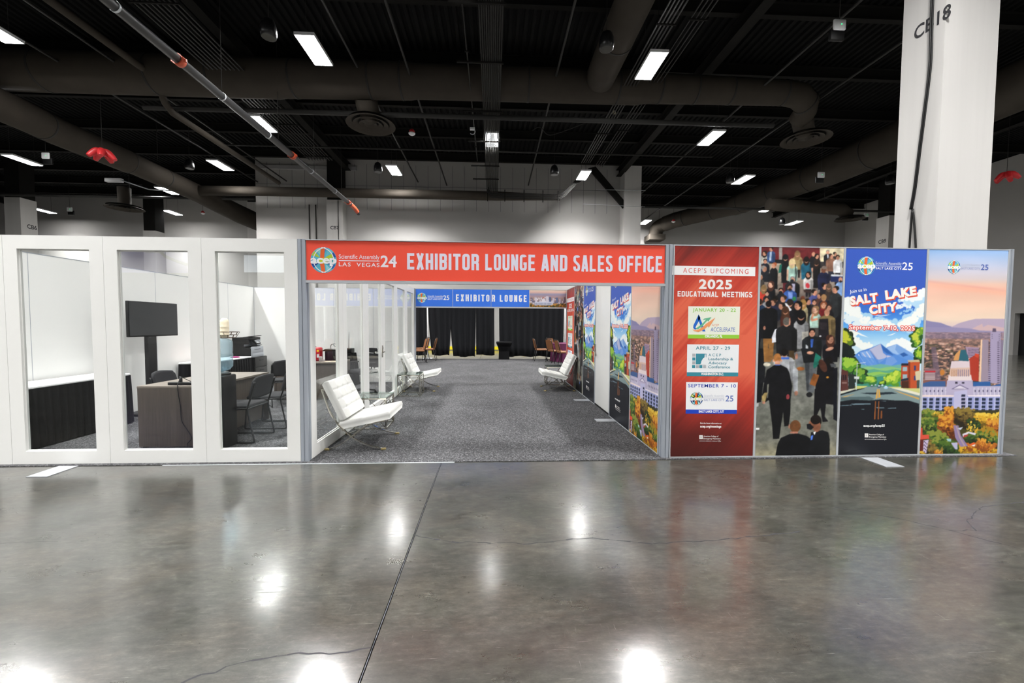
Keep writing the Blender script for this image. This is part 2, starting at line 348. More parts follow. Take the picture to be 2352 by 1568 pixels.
class Raster:
    """a printed picture, painted here cell by cell and carried by a fine grid of coloured points"""
    def __init__(s, w, h, fn, scale=204., cell=.005):
        s.w, s.h, s.fn, s.k = w, h, fn, scale; s.cell = cell; s.ss = cell/2
        s.nx, s.nz = int(round(w/cell)), int(round(h/cell)); s.W, s.H = s.nx*2, s.nz*2
        s.a = np.zeros((s.H, s.W, 3)); s.X = (np.arange(s.W)+.5)*s.ss; s.Z = (np.arange(s.H)+.5)*s.ss
    def grid(s): return np.meshgrid(s.X, s.Z)
    def c(s, col): return np.array(col if not isinstance(col, str) else [int(col[i:i+2], 16) for i in (0, 2, 4)], float)
    def _win(s, x0, x1, z0, z1):
        i0, i1 = max(0, int(x0/s.ss)-1), min(s.W, int(x1/s.ss)+2); j0, j1 = max(0, int(z0/s.ss)-1), min(s.H, int(z1/s.ss)+2)
        return i0, i1, j0, j1
    def blend(s, j0, j1, i0, i1, m, col):
        s.a[j0:j1, i0:i1] = s.a[j0:j1, i0:i1]*(1-m[..., None])+s.c(col)*m[..., None]
    def poly(s, P, col, al=1.):
        L = [s.fn(*p) for p in P]; xs = [p[0] for p in L]; zs = [p[1] for p in L]
        i0, i1, j0, j1 = s._win(min(xs), max(xs), min(zs), max(zs))
        if i1 <= i0 or j1 <= j0: return
        X, Z = np.meshgrid(s.X[i0:i1], s.Z[j0:j1]); m = np.zeros(X.shape, bool)
        for (xa, za), (xb, zb) in zip(L, L[1:]+L[:1]):
            if za == zb: continue
            m ^= ((za > Z) != (zb > Z)) & (X < (xb-xa)*(Z-za)/(zb-za)+xa)
        s.blend(j0, j1, i0, i1, m*float(al), col)
    def rect(s, x0, y0, x1, y1, col, al=1.): s.poly([(x0, y0), (x1, y0), (x1, y1), (x0, y1)], col, al)
    def ell(s, cx, cy, rx, ry, col, al=1., rot=0, soft=0.):
        x, z = s.fn(cx, cy); rx /= s.k; ry /= s.k; R = max(rx, ry)*(1+soft)
        i0, i1, j0, j1 = s._win(x-R, x+R, z-R, z+R)
        if i1 <= i0 or j1 <= j0: return
        X, Z = np.meshgrid(s.X[i0:i1]-x, s.Z[j0:j1]-z); c, q = math.cos(rot), math.sin(rot)
        d = np.sqrt(((X*c+Z*q)/rx)**2+((-X*q+Z*c)/ry)**2)
        m = np.clip((1+soft-d)/(soft+.06), 0, 1) if soft else (d < 1).astype(float)
        s.blend(j0, j1, i0, i1, m*al, col)
    def line(s, P, w, col, al=1.):
        for a, b in zip(P[:-1], P[1:]):
            d = (b[0]-a[0], b[1]-a[1]); L = math.hypot(*d) or 1; nx, ny = -d[1]/L*w/2, d[0]/L*w/2
            s.poly([(a[0]+nx, a[1]+ny), (a[0]-nx, a[1]-ny), (b[0]-nx, b[1]-ny), (b[0]+nx, b[1]+ny)], col, al)
    def vgrad(s, stops, y0=None, y1=None):
        """vertical gradient from (photo row, colour) stops at the sheet's middle"""
        zs = [s.fn(s.mx, y)[1] for y, _ in stops]; cs = np.array([s.c(c) for _, c in stops])
        o = np.argsort(zs); zs = np.array(zs)[o]; cs = cs[o]
        g = np.stack([np.interp(s.Z, zs, cs[:, i]) for i in range(3)], 1)
        s.a[:] = g[:, None, :]
    def noise(s, fx, fz, octv=4, seed=0):
        r = np.random.default_rng(seed); out = np.zeros((s.H, s.W)); amp = 1; tot = 0
        for o in range(octv):
            nx, nz = max(2, int(s.w*fx*2**o)+2), max(2, int(s.h*fz*2**o)+2); g = r.random((nz, nx))
            x = np.linspace(0, nx-1.001, s.W); z = np.linspace(0, nz-1.001, s.H)
            xi, zi = x.astype(int), z.astype(int); xf, zf = x-xi, z-zi; xf = xf*xf*(3-2*xf); zf = zf*zf*(3-2*zf)
            A = g[zi][:, xi]*(1-xf)+g[zi][:, xi+1]*xf; B = g[zi+1][:, xi]*(1-xf)+g[zi+1][:, xi+1]*xf
            out += amp*(A*(1-zf)[:, None]+B*zf[:, None]); tot += amp; amp *= .55
        return out/tot
    def blur(s, n=1):
        for _ in range(n):
            p = np.pad(s.a, ((1, 1), (1, 1), (0, 0)), 'edge'); s.a = (p[:-2, 1:-1]+p[2:, 1:-1]+p[1:-1, :-2]+p[1:-1, 2:]+2*s.a)/6
    def mesh(s, name):
        a = s.a.reshape(s.nz, 2, s.nx, 2, 3).mean((1, 3)); a = np.clip(a/255, 0, 1)
        a = np.where(a <= .04045, a/12.92, ((a+.055)/1.055)**2.4)*.9
        p = np.pad(a, ((1, 1), (1, 1), (0, 0)), 'edge'); v = (p[:-1, :-1]+p[1:, :-1]+p[:-1, 1:]+p[1:, 1:])/4
        nx, nz = s.nx, s.nz; X, Z = np.meshgrid(np.linspace(0, s.w, nx+1), np.linspace(0, s.h, nz+1))
        co = np.stack([X, np.zeros_like(X), Z], -1).reshape(-1, 3).astype(np.float32)
        i = np.arange(nx*nz); b = (i//nx)*(nx+1)+i % nx
        q = np.stack([b, b+1, b+nx+2, b+nx+1], 1).astype(np.int32)
        me = bpy.data.meshes.new(name); me.vertices.add(len(co)); me.vertices.foreach_set('co', co.ravel())
        me.loops.add(q.size); me.loops.foreach_set('vertex_index', q.ravel())
        me.polygons.add(len(q)); me.polygons.foreach_set('loop_start', (np.arange(len(q))*4).astype(np.int32))
        me.update(calc_edges=True); ca = me.color_attributes.new('Col', 'FLOAT_COLOR', 'POINT')
        arr = np.ones((len(co), 4), np.float32); arr[:, :3] = v.reshape(-1, 3); ca.data.foreach_set('color', arr.ravel())
        me.materials.append(M['print']); return me
# thin clear glass: lets light through, mirrors by angle
def thin_glass(name, tint, refl=1.45):
    m = bpy.data.materials.new(name); m.use_nodes = True; nt = m.node_tree; nt.nodes.remove(nt.nodes['Principled BSDF'])
    out = nt.nodes['Material Output']; t = nt.nodes.new('ShaderNodeBsdfTransparent'); t.inputs[0].default_value = (*tint, 1)
    g = nt.nodes.new('ShaderNodeBsdfGlossy'); g.inputs['Roughness'].default_value = 0
    fr = nt.nodes.new('ShaderNodeFresnel'); ge = nt.nodes.new('ShaderNodeNewGeometry')     # same index from either side of the thin sheet
    mr = nt.nodes.new('ShaderNodeMapRange'); mr.inputs[3].default_value = refl; mr.inputs[4].default_value = 1/refl
    nt.links.new(ge.outputs['Backfacing'], mr.inputs[0]); nt.links.new(mr.outputs[0], fr.inputs[0])
    mx = nt.nodes.new('ShaderNodeMixShader'); L = nt.links
    L.new(fr.outputs[0], mx.inputs[0]); L.new(t.outputs[0], mx.inputs[1]); L.new(g.outputs[0], mx.inputs[2]); L.new(mx.outputs[0], out.inputs[0])
    return m
M['glass'] = thin_glass('clear_glass', (.97, .985, .98))
M['glass_green'] = thin_glass('table_glass', (.84, .93, .90))
M['water'] = thin_glass('blue_bottle', (.86, .93, .96), 1.35)
nt = M['water'].node_tree; df = nt.nodes.new('ShaderNodeBsdfDiffuse'); df.inputs[0].default_value = (*lin('B4CFDC'), 1); m2 = nt.nodes.new('ShaderNodeMixShader'); m2.inputs[0].default_value = .30
src = nt.nodes['Material Output'].inputs[0].links[0].from_socket; nt.links.new(src, m2.inputs[1]); nt.links.new(df.outputs[0], m2.inputs[2]); nt.links.new(m2.outputs[0], nt.nodes['Material Output'].inputs[0])

# ================================================================== the hall
H = 2.42; RW = 3.955; CT = .008            # booth wall height, corridor width, carpet thickness
def struct(name, mb, m, label, parent=None): return obj(name, mb, m, parent, label, 'structure')
fl = struct('floor', MB().box(-46, 31, -26, 28, -.06, -.02), 'black_void', 'grey polished concrete hall floor')
for x0, x1 in ((-46, 1.449), (1.463, 31)): obj('slab', MB().box(x0, x1, -26, 28, -.02, 0), 'floor', fl)
def crack(pts, w, seed):
    r = random.Random(seed); mb = MB(); P = []
    for (a, b) in zip(pts[:-1], pts[1:]):
        n = max(2, int(math.dist(a, b)/.045))
        for k in range(n): t = k/n; P.append((a[0]+(b[0]-a[0])*t+r.uniform(-.009, .009)*(w > .0036 or w < .003), a[1]+(b[1]-a[1])*t+r.uniform(-.009, .009)))
    P.append(pts[-1])
    for a, b in zip(P[:-1], P[1:]):
        d = (b[0]-a[0], b[1]-a[1]); L = math.hypot(*d) or 1; q = w*r.uniform(.4, 1.5)/2; n = (-d[1]/L*q, d[0]/L*q)
        mb.add([(a[0]+n[0], a[1]+n[1], .0004), (a[0]-n[0], a[1]-n[1], .0004), (b[0]-n[0], b[1]-n[1], .0004), (b[0]+n[0], b[1]+n[1], .0004)], [(0, 1, 2, 3)])
    return mb
for i, (pts, w) in enumerate([([(1.46, -1.61), (1.74, -1.71), (2.28, -1.75), (2.50, -1.72), (2.7, -1.69), (3.14, -1.78), (3.58, -1.76), (4.3, -1.66)], .0095),
    ([(.45, -2.95), (.72, -2.78), (.89, -2.69), (1.13, -2.645), (1.31, -2.66), (1.45, -2.63)], .0085),
    ([(4.9, -1.28), (5.02, -1.34), (5.31, -1.54), (5.45, -1.68), (5.64, -1.69), (5.75, -1.55), (6.2, -1.3), (6.8, -1.22)], .008),
    ([(5.45, -1.68), (5.66, -1.95), (6.0, -2.2)], .0065), ([(1.456, -4.6), (1.456, -.04)], .0035), ([(-4.5, -1.55), (-2.2, -1.62), (-1.0, -1.60)], .0025)]):
    obj('crack', crack(pts, w, i), 'label_ink' if i != 4 else 'gap', fl)
# walls
struct('wall_back', MB().box(-11.12, 10.5, 19, 19.3, 0, 10.7), 'wall_paint', 'light grey rear wall of the hall behind the booth')
struct('wall_back_left', MB().box(-46, -11.12, 27, 27.3, 0, 10.7), 'wall_paint', 'set-back grey wall at the far left')
struct('wall_back_right', MB().box(10.5, 31, 27, 27.3, 0, 10.7), 'wall_paint', 'set-back grey wall at the far right')
struct('wall_return_left', MB().box(-11.12, -10.82, 19.3, 27, 0, 10.7), 'wall_paint', 'side return of the rear wall, left end')
struct('wall_return_right', MB().box(10.2, 10.5, 19.3, 27, 0, 10.7), 'wall_paint', 'side return of the rear wall, right end')
wr = MB().box(30, 30.4, 16.1, 27, 0, 10.7).box(30, 30.4, -26, 16.1, 2.24, 10.7).box(30, 30.4, -26, 11.5, 0, 2.24)
struct('wall_right', wr, 'wall_paint', 'grey side wall of the hall with a dark doorway')
struct('door_1', MB().box(30.3, 30.45, 11.5, 16.1, 0, 2.24), 'black_void', 'wide dark doorway in the right wall')
struct('wall_left', MB().box(-46.3, -46, -26, 27, 0, 10.7), 'wall_paint', 'left side wall of the hall')
struct('wall_front', MB().box(-46, 30, -26.3, -26, 0, 10.7), 'wall_paint', 'hall wall behind the camera')
struct('baseboard_back', MB().box(-11, 10.4, 18.97, 19, 0, .04), 'wall_grey', 'grey base of the rear wall')
struct('trim_1', MB().box(-11, 10.4, 18.95, 18.998, .045, .22), 'yellow', 'yellow protective stripe low on the rear wall')
struct('trim_2', MB().box(-11.1, -5.6, 18.85, 19, 10.0, 10.2), 'wall_grey', 'ledge high on the rear wall at its left end')
# grooves between the upper wall panels
up = MB()
for x in np.arange(-10.5, 9.2, .68): up.box(x, x+.014, 18.992, 19.001, 7.9, 10.4)
up.box(-11.1, 9.3, 18.992, 19.001, 9.2, 9.215)
struct('trim_3', up, 'gap', 'thin joints in the upper part of the rear wall')
# ceiling: corrugated deck
dk = MB(); xs = np.arange(-46, 30.8, .24); vs = []
for x in xs: vs += [(x, 10.76), (x+.1, 10.76), (x+.13, 10.84), (x+.21, 10.84)]
n = len(vs); dk.add([(x, -26, z) for x, z in vs]+[(x, 28, z) for x, z in vs], [(i, i+1, n+i+1, n+i) for i in range(n-1)])
dk.box(-46, 31, -26, 28, 10.86, 10.93)
struct('ceiling', dk, 'black_ceiling', 'black corrugated steel deck of the hall')
def ibeam(mb, a, b, axis, z0, z1, w, c):
    t = .02
    for lo, hi, ww in ((z0, z0+.025, w), (z1-.025, z1, w), (z0+.025, z1-.025, t)):
        if axis == 'x': mb.box(a, b, c-ww/2, c+ww/2, lo, hi)
        else: mb.box(c-ww/2, c+ww/2, a, b, lo, hi)
    return mb
ORD = ['nearest the rear wall']+['%s from the rear wall' % w for w in ('second', 'third', 'fourth', 'fifth', 'sixth', 'seventh', 'eighth', 'ninth', 'tenth', 'eleventh')]
for y in (-19, -14, -9, -4, 1.7, 4.45, 7.2, 9.95, 12.7, 15.4, 18.2, 20.9, 23.2, 25.4):
    o = obj('roof_joist', ibeam(MB(), -46, 30, 'x', 10.36, 10.755, .17, y), 'black_steel')
    if y < 19: tag(o, 'black steel cross joist under the roof deck, '+ORD[int(sorted((18.2, 15.4, 12.7, 9.95, 7.2, 4.45, 1.7, -4, -9, -14, -19), reverse=True).index(y))], 'beam', 'cross joists under the roof deck')
    else: tag(o, 'black steel cross joist far back beside the rear wall, '+{20.9: 'nearest', 23.2: 'middle', 25.4: 'farthest'}[y]+' of three', 'beam', 'cross joists under the roof deck')
for x, lb in ((-33, 'at the far left of the hall'), (-18.3, 'above the far-left column'), (-6.05, 'left of the middle, beside the small conduits'),
              (9.2, 'ending at the tall column right of the rear wall'), (24.0, 'above the right part of the hall')):
    o = obj('roof_girder', ibeam(MB(), -25.9, 18.9 if -11 < x < 10.5 else 26.9, 'y', 9.98, 10.36, .32, x), 'black_steel')
    tag(o, 'black steel girder front to back, '+lb, 'beam')
# columns
def column(x0, x1, y0, y1, zt, num, side, label, loc_txt=None, h=.2, w=.7, toplabel='black'):
    t = thing('concrete_column', label, 'column', ((x0+x1)/2, (y0+y1)/2, 0)); cx, cy = (x0+x1)/2, (y0+y1)/2
    obj('shaft', MB().box(x0-cx, x1-cx, y0-cy, y1-cy, 0, zt), 'column_paint', t)
    if zt < 10.5: obj('upper_shaft', MB().box(x0-cx+.03, x1-cx-.03, y0-cy+.03, y1-cy-.03, zt, 10.75), 'black_steel', t)
    if num:
        tz = loc_txt[2]; v = Vec(None); v.text_l(num, (0, 0), (w, 0), h, '2A2A2C', 1, bold=.02)
        me = bpy.data.meshes.new('column_number'); me.from_pydata([(p[0], 0, p[2]) for p in v.v], [], v.f)
        o = obj('column_number', me, 'label_ink', t)
        if side == 'front': o.location = (loc_txt[0]-cx, y0-cy-.003, tz)
        elif side == 'left': o.location = (x0-cx-.003, loc_txt[1]-cy, tz); o.rotation_euler = (0, 0, -PI/2)
        else: o.location = (x1-cx+.003, loc_txt[1]-cy, tz); o.rotation_euler = (0, 0, PI/2)
    return t
c18 = column(8.67, 9.51, 1.38, 2.02, 10.75, 'CB18', 'left', 'large white square column marked CB18 with a black cable down it', (0, 1.83, 6.04), .20, .52)
cab = [at(px, py, X=8.655)[1:] for px, py in ((2147, -40), (2145, 0), (2143, 60), (2140, 150), (2128, 250), (2115, 350), (2105, 430), (2096, 480))]
top = [(8.645, 1.56, 10.6), (8.645, 1.55, 8)]
mb = MB()
for dx, dy in ((0, 0), (.0, .022), (-.02, .01)):
    mb.tube(smooth_path(top+[(8.645+dx, y+dy, z) for y, z in cab]), .013, 6)
for P in (((2096, 480), (2090, 565), (2086, 640), (2084, 720), (2083, 800)), ((2098, 480), (2104, 565), (2102, 640), (2098, 720), (2094, 800))):
    mb.tube(smooth_path([(8.648, *at(px, py, X=8.655)[1:]) for px, py in P]), .015, 6)
tag(obj('black_cable', mb, 'dark'), 'black cable bundle hanging down the large right column, splitting in two', 'cable')
column(-25.45, -24.6, 20, 20.85, 8.5, 'CB6', 'right', 'white square column marked CB6 at the far left, black above', (0, 20.3, 6.85), .24, .5)
column(-7.05, -6.19, 18.4, 19, 8.23, 'CB7', 'front', 'white column marked CB7 standing against the rear wall', (-6.86, 0, 6.64), .18, .46)
column(26.62, 27.45, 20, 20.85, 8.4, 'CB9', 'left', 'white column marked CB9 seen just left of the large right column', (0, 20.65, 6.75), .24, .5)
column(-20.45, -19.68, 23, 23.8, 7.4, None, None, 'short white column top showing above the left glass panels, black above')
column(9.32, 10.27, 18.2, 19, 10.35, None, None, 'tall plain white column at the right end of the rear wall')
column(-15.9, -14.2, 26.4, 27.0, 10.3, None, None, 'plain grey column just left of the rear wall')

# ================================================================== carpets
cp = MB().box(-4.35, 8.22, -.05, 13.25, 0, CT); tag(obj('carpet', cp, 'carpet'), 'dark grey speckled carpet under the whole booth and lounge', 'carpet')
tag(obj('carpet_edge_strip', MB().box(-1.5, 1.6, -.066, -.05, 0, .004), 'alu_light'), 'thin pale tape strip along the front edge of the carpet', 'strip')

# ================================================================== booth walls
FW_, D0 = .14, .05
def mitre(side, w=1.0, h=H, f=FW_):
    g = .0015; a, b, c, d = (g, g), (w-g, g), (w-g, h), (g, h); ia, ib, ic, id_ = (f, f), (w-f, f), (w-f, h-f), (f, h-f)
    P = {'l': [a, ia, id_, d], 'r': [b, c, ic, ib], 'b': [a, b, ib, ia], 't': [d, id_, ic, c]}[side]
    cx = sum(p[0] for p in P)/4; cz = sum(p[1] for p in P)/4
    return MB().prism(P, 'y', 0, D0)
def glazed_panel(label, loc, rz, hinged=False):
    t = thing('glazed_wall_panel' if not hinged else 'glazed_door', label, 'wall panel' if not hinged else 'door', loc, rz)
    for sd, nm in (('l', 'stile'), ('r', 'stile'), ('b', 'rail'), ('t', 'rail')):
        obj(nm, mitre(sd), 'white_frame', t)
    f = FW_; bd = MB(); y0, y1 = .018, .032
    for x0, x1, z0, z1 in ((f, f+.012, f, H-f), (1-f-.012, 1-f, f, H-f), (f+.012, 1-f-.012, f, f+.012), (f+.012, 1-f-.012, H-f-.012, H-f)): bd.box(x0, x1, y0, y1, z0, z1)
    obj('glazing_bead', bd, 'white_frame', t)
    obj('glass_pane', MB().box(f+.012, 1-f-.012, .022, .027, f+.012, H-f-.012), 'glass', t)
    if hinged:
        hx = .93
        for s, y in ((-1, 0), (1, D0)):
            pl = obj('lock_plate', MB().bbox(hx-.022, hx+.022, *((y-.012, y) if s < 0 else (y, y+.012)), .90, 1.12, .004), 'chrome', t)
            yy = y+s*.05
            obj('lever_handle', MB().tube([(hx, y, 1.0), (hx, yy, 1.0)], .01, 8).tube([(hx, yy, 1.0), (hx-.12, yy, 1.0)], .009, 8), 'chrome', pl)
            obj('lock_cylinder', MB().tube([(hx, y, 1.07), (hx, y+s*.02, 1.07)], .016, 12), 'chrome', pl)
    return t
fl_lab = ['front glass panel next to the grey post, water cooler behind it', 'front glass panel with the television and desk end behind it',
          'front glass panel with the long skirted table behind it', 'leftmost front glass panel, cut by the edge of the photo']
for k in range(4): glazed_panel('white mitred frame, '+fl_lab[k], (-1.082-k, 0, CT), 0)
sd_lab = ['nearest glass panel of the corridor\'s left wall, beside the first white chair', 'second glass panel of the corridor\'s left wall, red case seen near it',
          None, 'fourth glass panel of the corridor\'s left wall, just beyond the glass door', 'fifth glass panel of the corridor\'s left wall, behind the second white chair', 'farthest glass panel of the corridor\'s left wall, next to the blue banner']
for k in range(6):
    if k == 2: glazed_panel('white framed glass door with chrome lever in the corridor\'s left wall', (0, .082+k, CT), PI/2, True)
    else: glazed_panel('white framed '+sd_lab[k], (0, .082+k, CT), PI/2)
def post(label, x0, x1, y0=0, y1=.082, z=H, m='alu', groove=True):
    cx, cy = (x0+x1)/2, (y0+y1)/2; t = thing('aluminium_post', label, 'post', (cx, cy, CT))
    a, b = (x1-x0)/2, (y1-y0)/2
    g = .006; pr = [(-a, -b), (-g, -b), (-g, -b+.006), (g, -b+.006), (g, -b), (a, -b), (a, -g), (a-.008, -g), (a-.008, g), (a, g), (a, b), (-a, b), (-a, g), (-a+.008, g), (-a+.008, -g), (-a, -g)]
    obj('profile', MB().prism([(-a, -b), (a, -b), (a, b), (-a, b)], 'z', 0, z) if not groove else MB().prism(pr, 'z', 0, z), m, t)
    obj('end_cap', MB().box(-a, a, -b, b, z, z+.004), 'alu_light', t); return t
post('grey square post at the left side of the corridor entrance', -.080, -.001)
post('grey square post at the right side of the corridor entrance', RW+.001, RW+.078)
post('grey end post at the far right of the poster wall', 8.038, 8.10, 0, .06)
post('slim post where the corridor\'s left wall meets the blue banner', -.03, .03, 6.085, 6.145)
post('slim post where the corridor\'s right wall meets the blue banner', RW+.002, RW+.06, 6.10, 6.16)
# office walls: white sheets one metre wide
def plain_panel(label, loc, rz, w=1.0, grp=None):
    t = thing('white_wall_panel', label, 'wall panel', loc, rz, grp)
    obj('panel_sheet', MB().box(.003, w-.003, 0, .03, .01, H-.01), 'white_panel', t)
    obj('edge_profile', MB().box(0, .003, -.001, .035, 0, H).box(w-.003, w, -.001, .035, 0, H).box(.003, w-.003, -.001, .035, 0, .01).box(.003, w-.003, -.001, .035, H-.01, H), 'alu', t)
    return t
lw = ['nearest the front', 'behind the television\'s left edge', 'behind the television', 'behind the second skirted table', 'behind the printer\'s left', 'in the far left corner']
for k in range(6): plain_panel('plain white panel of the office\'s left wall, '+lw[k], (-4.02, .10+k, CT), PI/2)
bw = ['in the corner, behind the printer', 'behind the low desk with the red case', 'behind the black router stand', 'nearest the corridor']
for k in range(4): plain_panel('plain white panel of the office\'s rear wall, '+bw[k], (-4.02+k*.99, 6.115, CT), 0, .99)
# ================================================================== printed sheets
SX, SZ, SW, SH = .015, .012, .97, 2.396      # a sheet inside its one metre panel
def front_map(x0): return lambda px, py: ((lambda p: (p[0]-x0-SX, p[2]-SZ-CT))(at(px, py, Y=0)))
PX = [4.042+k for k in range(4)]
def logo(v, cx, cz, r, L=1, white='F4F6FA'):
    """striped globe with crossing arcs and the word acep"""
    v.ell_l(cx, cz, r, r, '5AB8D4', L, 40)
    cols = ['2A4FA0', '6CC6D8', '3F8CC8', '8ED0CA', 'B2CE48', '4FB2D2', '24489C', '58B6CC', '3C90CC', '9AD6DA', '2E66B4', '6ECBD0']
    for k, c in enumerate(cols):
        a0, a1 = 2*PI*k/12+.25, 2*PI*(k+1)/12+.25-.10
        pts = [(cx+.32*r*math.cos((a0+a1)/2), cz+.32*r*math.sin((a0+a1)/2))]+[(cx+.97*r*math.cos(a0+(a1-a0)*t/5), cz+.97*r*math.sin(a0+(a1-a0)*t/5)) for t in range(6)]
        v.poly_l(pts, c, L+1)
    v.poly_l([(cx-.20*r, cz+.98*r), (cx-.26*r, cz+.3*r), (cx-.28*r, cz-.3*r), (cx-.16*r, cz-.98*r), (cx+.14*r, cz-.98*r), (cx+.05*r, cz-.3*r), (cx+.06*r, cz+.3*r), (cx+.12*r, cz+.98*r)], 'EE6A34', L+2)
    v.poly_l([(cx-.55*r, cz-.1*r), (cx+.1*r, cz-.22*r), (cx+.75*r, cz+.25*r), (cx+.6*r, cz+.5*r), (cx, cz+.12*r)], 'B6CE38', L+3)
    v.ell_l(cx+.02*r, cz-.06*r, .42*r, .22*r, 'D4DE3A', L+4)
    for sx in (-1, 1):
        arc = [(cx+sx*(-.28*r+1.06*r*math.sin(t)), cz+r*.98*math.cos(t)) for t in np.linspace(.12, PI-.12, 15)]
        v.stroke_l(arc, .06*r, white, L+5+.2*(sx > 0))
    v.text_l('acep', (cx-1.0*r, cz-.28*r), (cx+1.0*r, cz-.28*r), .62*r, white, L+6, bold=.03, space=.93)
def logo_row(v, gx, gy, rpx, words, numtxt, x0, x1, y_top, y_bot, nx0, nx1, nh, c1, c2, small=6., bold=.012):
    """globe, two lines of words with a rule between them and the year; photo pixels"""
    A, B = v.fn(gx, gy), v.fn(gx+rpx, gy); logo(v, A[0], A[1], math.hypot(B[0]-A[0], B[1]-A[1]), 1, 'F6F7FA')
    s = (y_bot[1]-y_bot[0])/(x1-x0)
    v.text(words[0], (x0, y_top[0]), (x1, y_top[1]), small, c1, 2, bold=0.0)
    v.text(words[1], (x0, y_bot[0]), (x1, y_bot[1]), small*.86, c2, 2, bold=bold, space=1.15)
    m0, m1 = (y_top[0]+y_bot[0]-small*.8)/2, (y_top[1]+y_bot[1]-small*.8)/2
    v.poly([(x0, m0-.5), (x1, m1-.5), (x1, m1+.6), (x0, m0+.6)], c1, 2)
    v.text(numtxt, (nx0, y_bot[0]+1), (nx1, y_bot[1]+1), nh, c2, 2, bold=.01)
def assoc_mark(v, x, y, w, c='E9E6E2'):
    k = w/45.
    v.rect(x, y, x+8*k, y+9*k, c, 1); v.poly([(x+2*k, y+3*k), (x+5*k, y+2*k), (x+6*k, y+6*k), (x+3*k, y+7*k)], 'C9C6C4', 2)
    v.text('American College of', (x+9.5*k, y+4*k), (x+43*k, y+4.2*k), 3.2*k, c, 2, bold=.02)
    v.text('Emergency Physicians', (x+9.5*k, y+9.2*k), (x+48*k, y+9.4*k), 3.2*k, c, 2, bold=.02)
    v.text('ADVANCING EMERGENCY CARE', (x, y+14*k), (x+34*k, y+14.2*k), 1.7*k, c, 2)
    P = [(x+34*k, y+13.6*k), (x+41*k, y+13.6*k), (x+43*k, y+12*k), (x+44.5*k, y+15*k), (x+45.5*k, y+11*k), (x+46.5*k, y+14*k), (x+49*k, y+13.6*k)]
    v.stroke_l([v.fn(*p) for p in P], .0025, c, 2)

# ---- 1: red list of meetings
fn = front_map(PX[0]); R1 = Raster(SW, SH, fn); X, Z = R1.grid()
n1 = np.random.default_rng(3)
s = X*.72-Z*.62                       # across the streaks
def n1d(s, f, seed):
    g = np.random.default_rng(seed).random(600); t = (s+4)*f; i = t.astype(int); q = t-i; q = q*q*(3-2*q); return g[i]*(1-q)+g[i+1]*q
al = X*.62+Z*.72
st = .45*n1d(s, 3.3, 1)+.28*n1d(s, 9, 2)+.15*n1d(s, 26, 3)+.12*n1d(s+.01*n1d(al, 1.2, 6), 70, 4)
env = np.interp(Z, [0, .25, .6, 1.0, 1.5, 2.0, 2.2, 2.4], [.17, .25, .50, .92, .98, .80, .55, .38])
b = np.clip(env*(.45+1.1*st)+.16*(X-.4)*(Z < 1.4), 0, 1.1)
cs = [(0, (52, 24, 22)), (.25, (98, 32, 28)), (.5, (168, 50, 40)), (.75, (200, 68, 52)), (1.0, (232, 108, 80))]
R1.a = np.stack([np.interp(b, [c[0] for c in cs], [c[1][i] for c in cs]) for i in range(3)], -1)
ME1 = R1.mesh('printed_picture')
V = Vec(fn)
V.poly([(1545, 610), (1735, 613), (1734.5, 634), (1544, 631)], 'F7F6F6', 1)
V.text("ACEP'S UPCOMING", (1569, 626), (1719, 629), 11, 'E0584E', 2, space=1.35)
V.text('2025', (1605, 663), (1681, 664.5), 22, 'F6F1F0', 1, bold=.035, space=1.12)
V.block('EDUCATIONAL', (1556, 680.5), (1650, 682), 12.5, 'F6F1F0', 1, t=.19, W=.56, gap=.09); V.block('MEETINGS', (1658, 682), (1728, 683), 12.5, 'F6F1F0', 1, t=.19, W=.56, gap=.09)
for (x0, y0, x1, y1, bg, bar, yb, t1, c1, tx, foot, fx) in (
    (1581, 703, 1700, 777.5, 'F1F4E4', '9AD344', 768, 'JANUARY 20 - 22', '86CC33', (1591, 1690), 'ORLANDO, FL', (1619, 1659)),
    (1578.5, 790.5, 1697.5, 864, 'F2F5F7', '3E8FA0', 854.5, 'APRIL 27 - 29', '2C8698', (1598, 1677), 'WASHINGTON D.C.', (1610, 1662)),
    (1576, 877, 1694.5, 950, 'F7F8FA', '2146C0', 940, 'SEPTEMBER 7 - 10', '1F45B4', (1580.5, 1690), 'SALT LAKE CITY, UT', (1604.5, 1662.5))):
    V.poly([(x0, y0), (x1, y0+1), (x1-2.2, y1), (x0-1.2, y1-.6)], bg, 1)
    V.poly([(x0-1, yb), (x1-2, yb+.7), (x1-2.2, y1), (x0-1.2, y1-.6)], bar, 2)
    V.text(t1, (tx[0], y0+12), (tx[1], y0+12.8), 7.6, c1, 2, bold=.012, space=1.12)
    V.text(foot, (fx[0], y1-2.7), (fx[1], y1-2.3), 5.6, 'FAFAFA', 3, bold=.05)
# arrow shaped A
V.poly([(1604.5, 722), (1609, 730), (1597, 752), (1601, 755), (1596, 757), (1592, 753), (1592.5, 747)], '2B6FD0', 2)
V.poly([(1604.5, 722), (1620.5, 761), (1613.5, 761), (1603, 732)], '2B6FD0', 2)
V.poly([(1598, 754), (1612, 744), (1622, 733.5), (1614, 735), (1617, 731.5), (1634, 728), (1627, 738), (1624.5, 736), (1613, 749), (1603, 756)], '6DBE94', 3)
V.poly([(1590, 755), (1594, 760), (1604, 762.5), (1618, 756), (1626.5, 748), (1628, 752.5), (1643, 729), (1622, 743), (1615, 749.5), (1604, 756.5), (1595, 758)], 'F7A36A', 4)
V.text('ACEP', (1635, 749), (1651, 749.2), 5, 'F2A083', 2)
V.text('ACCELERATE', (1632, 761), (1688, 761.6), 9.3, '2F63BE', 2, bold=.0)
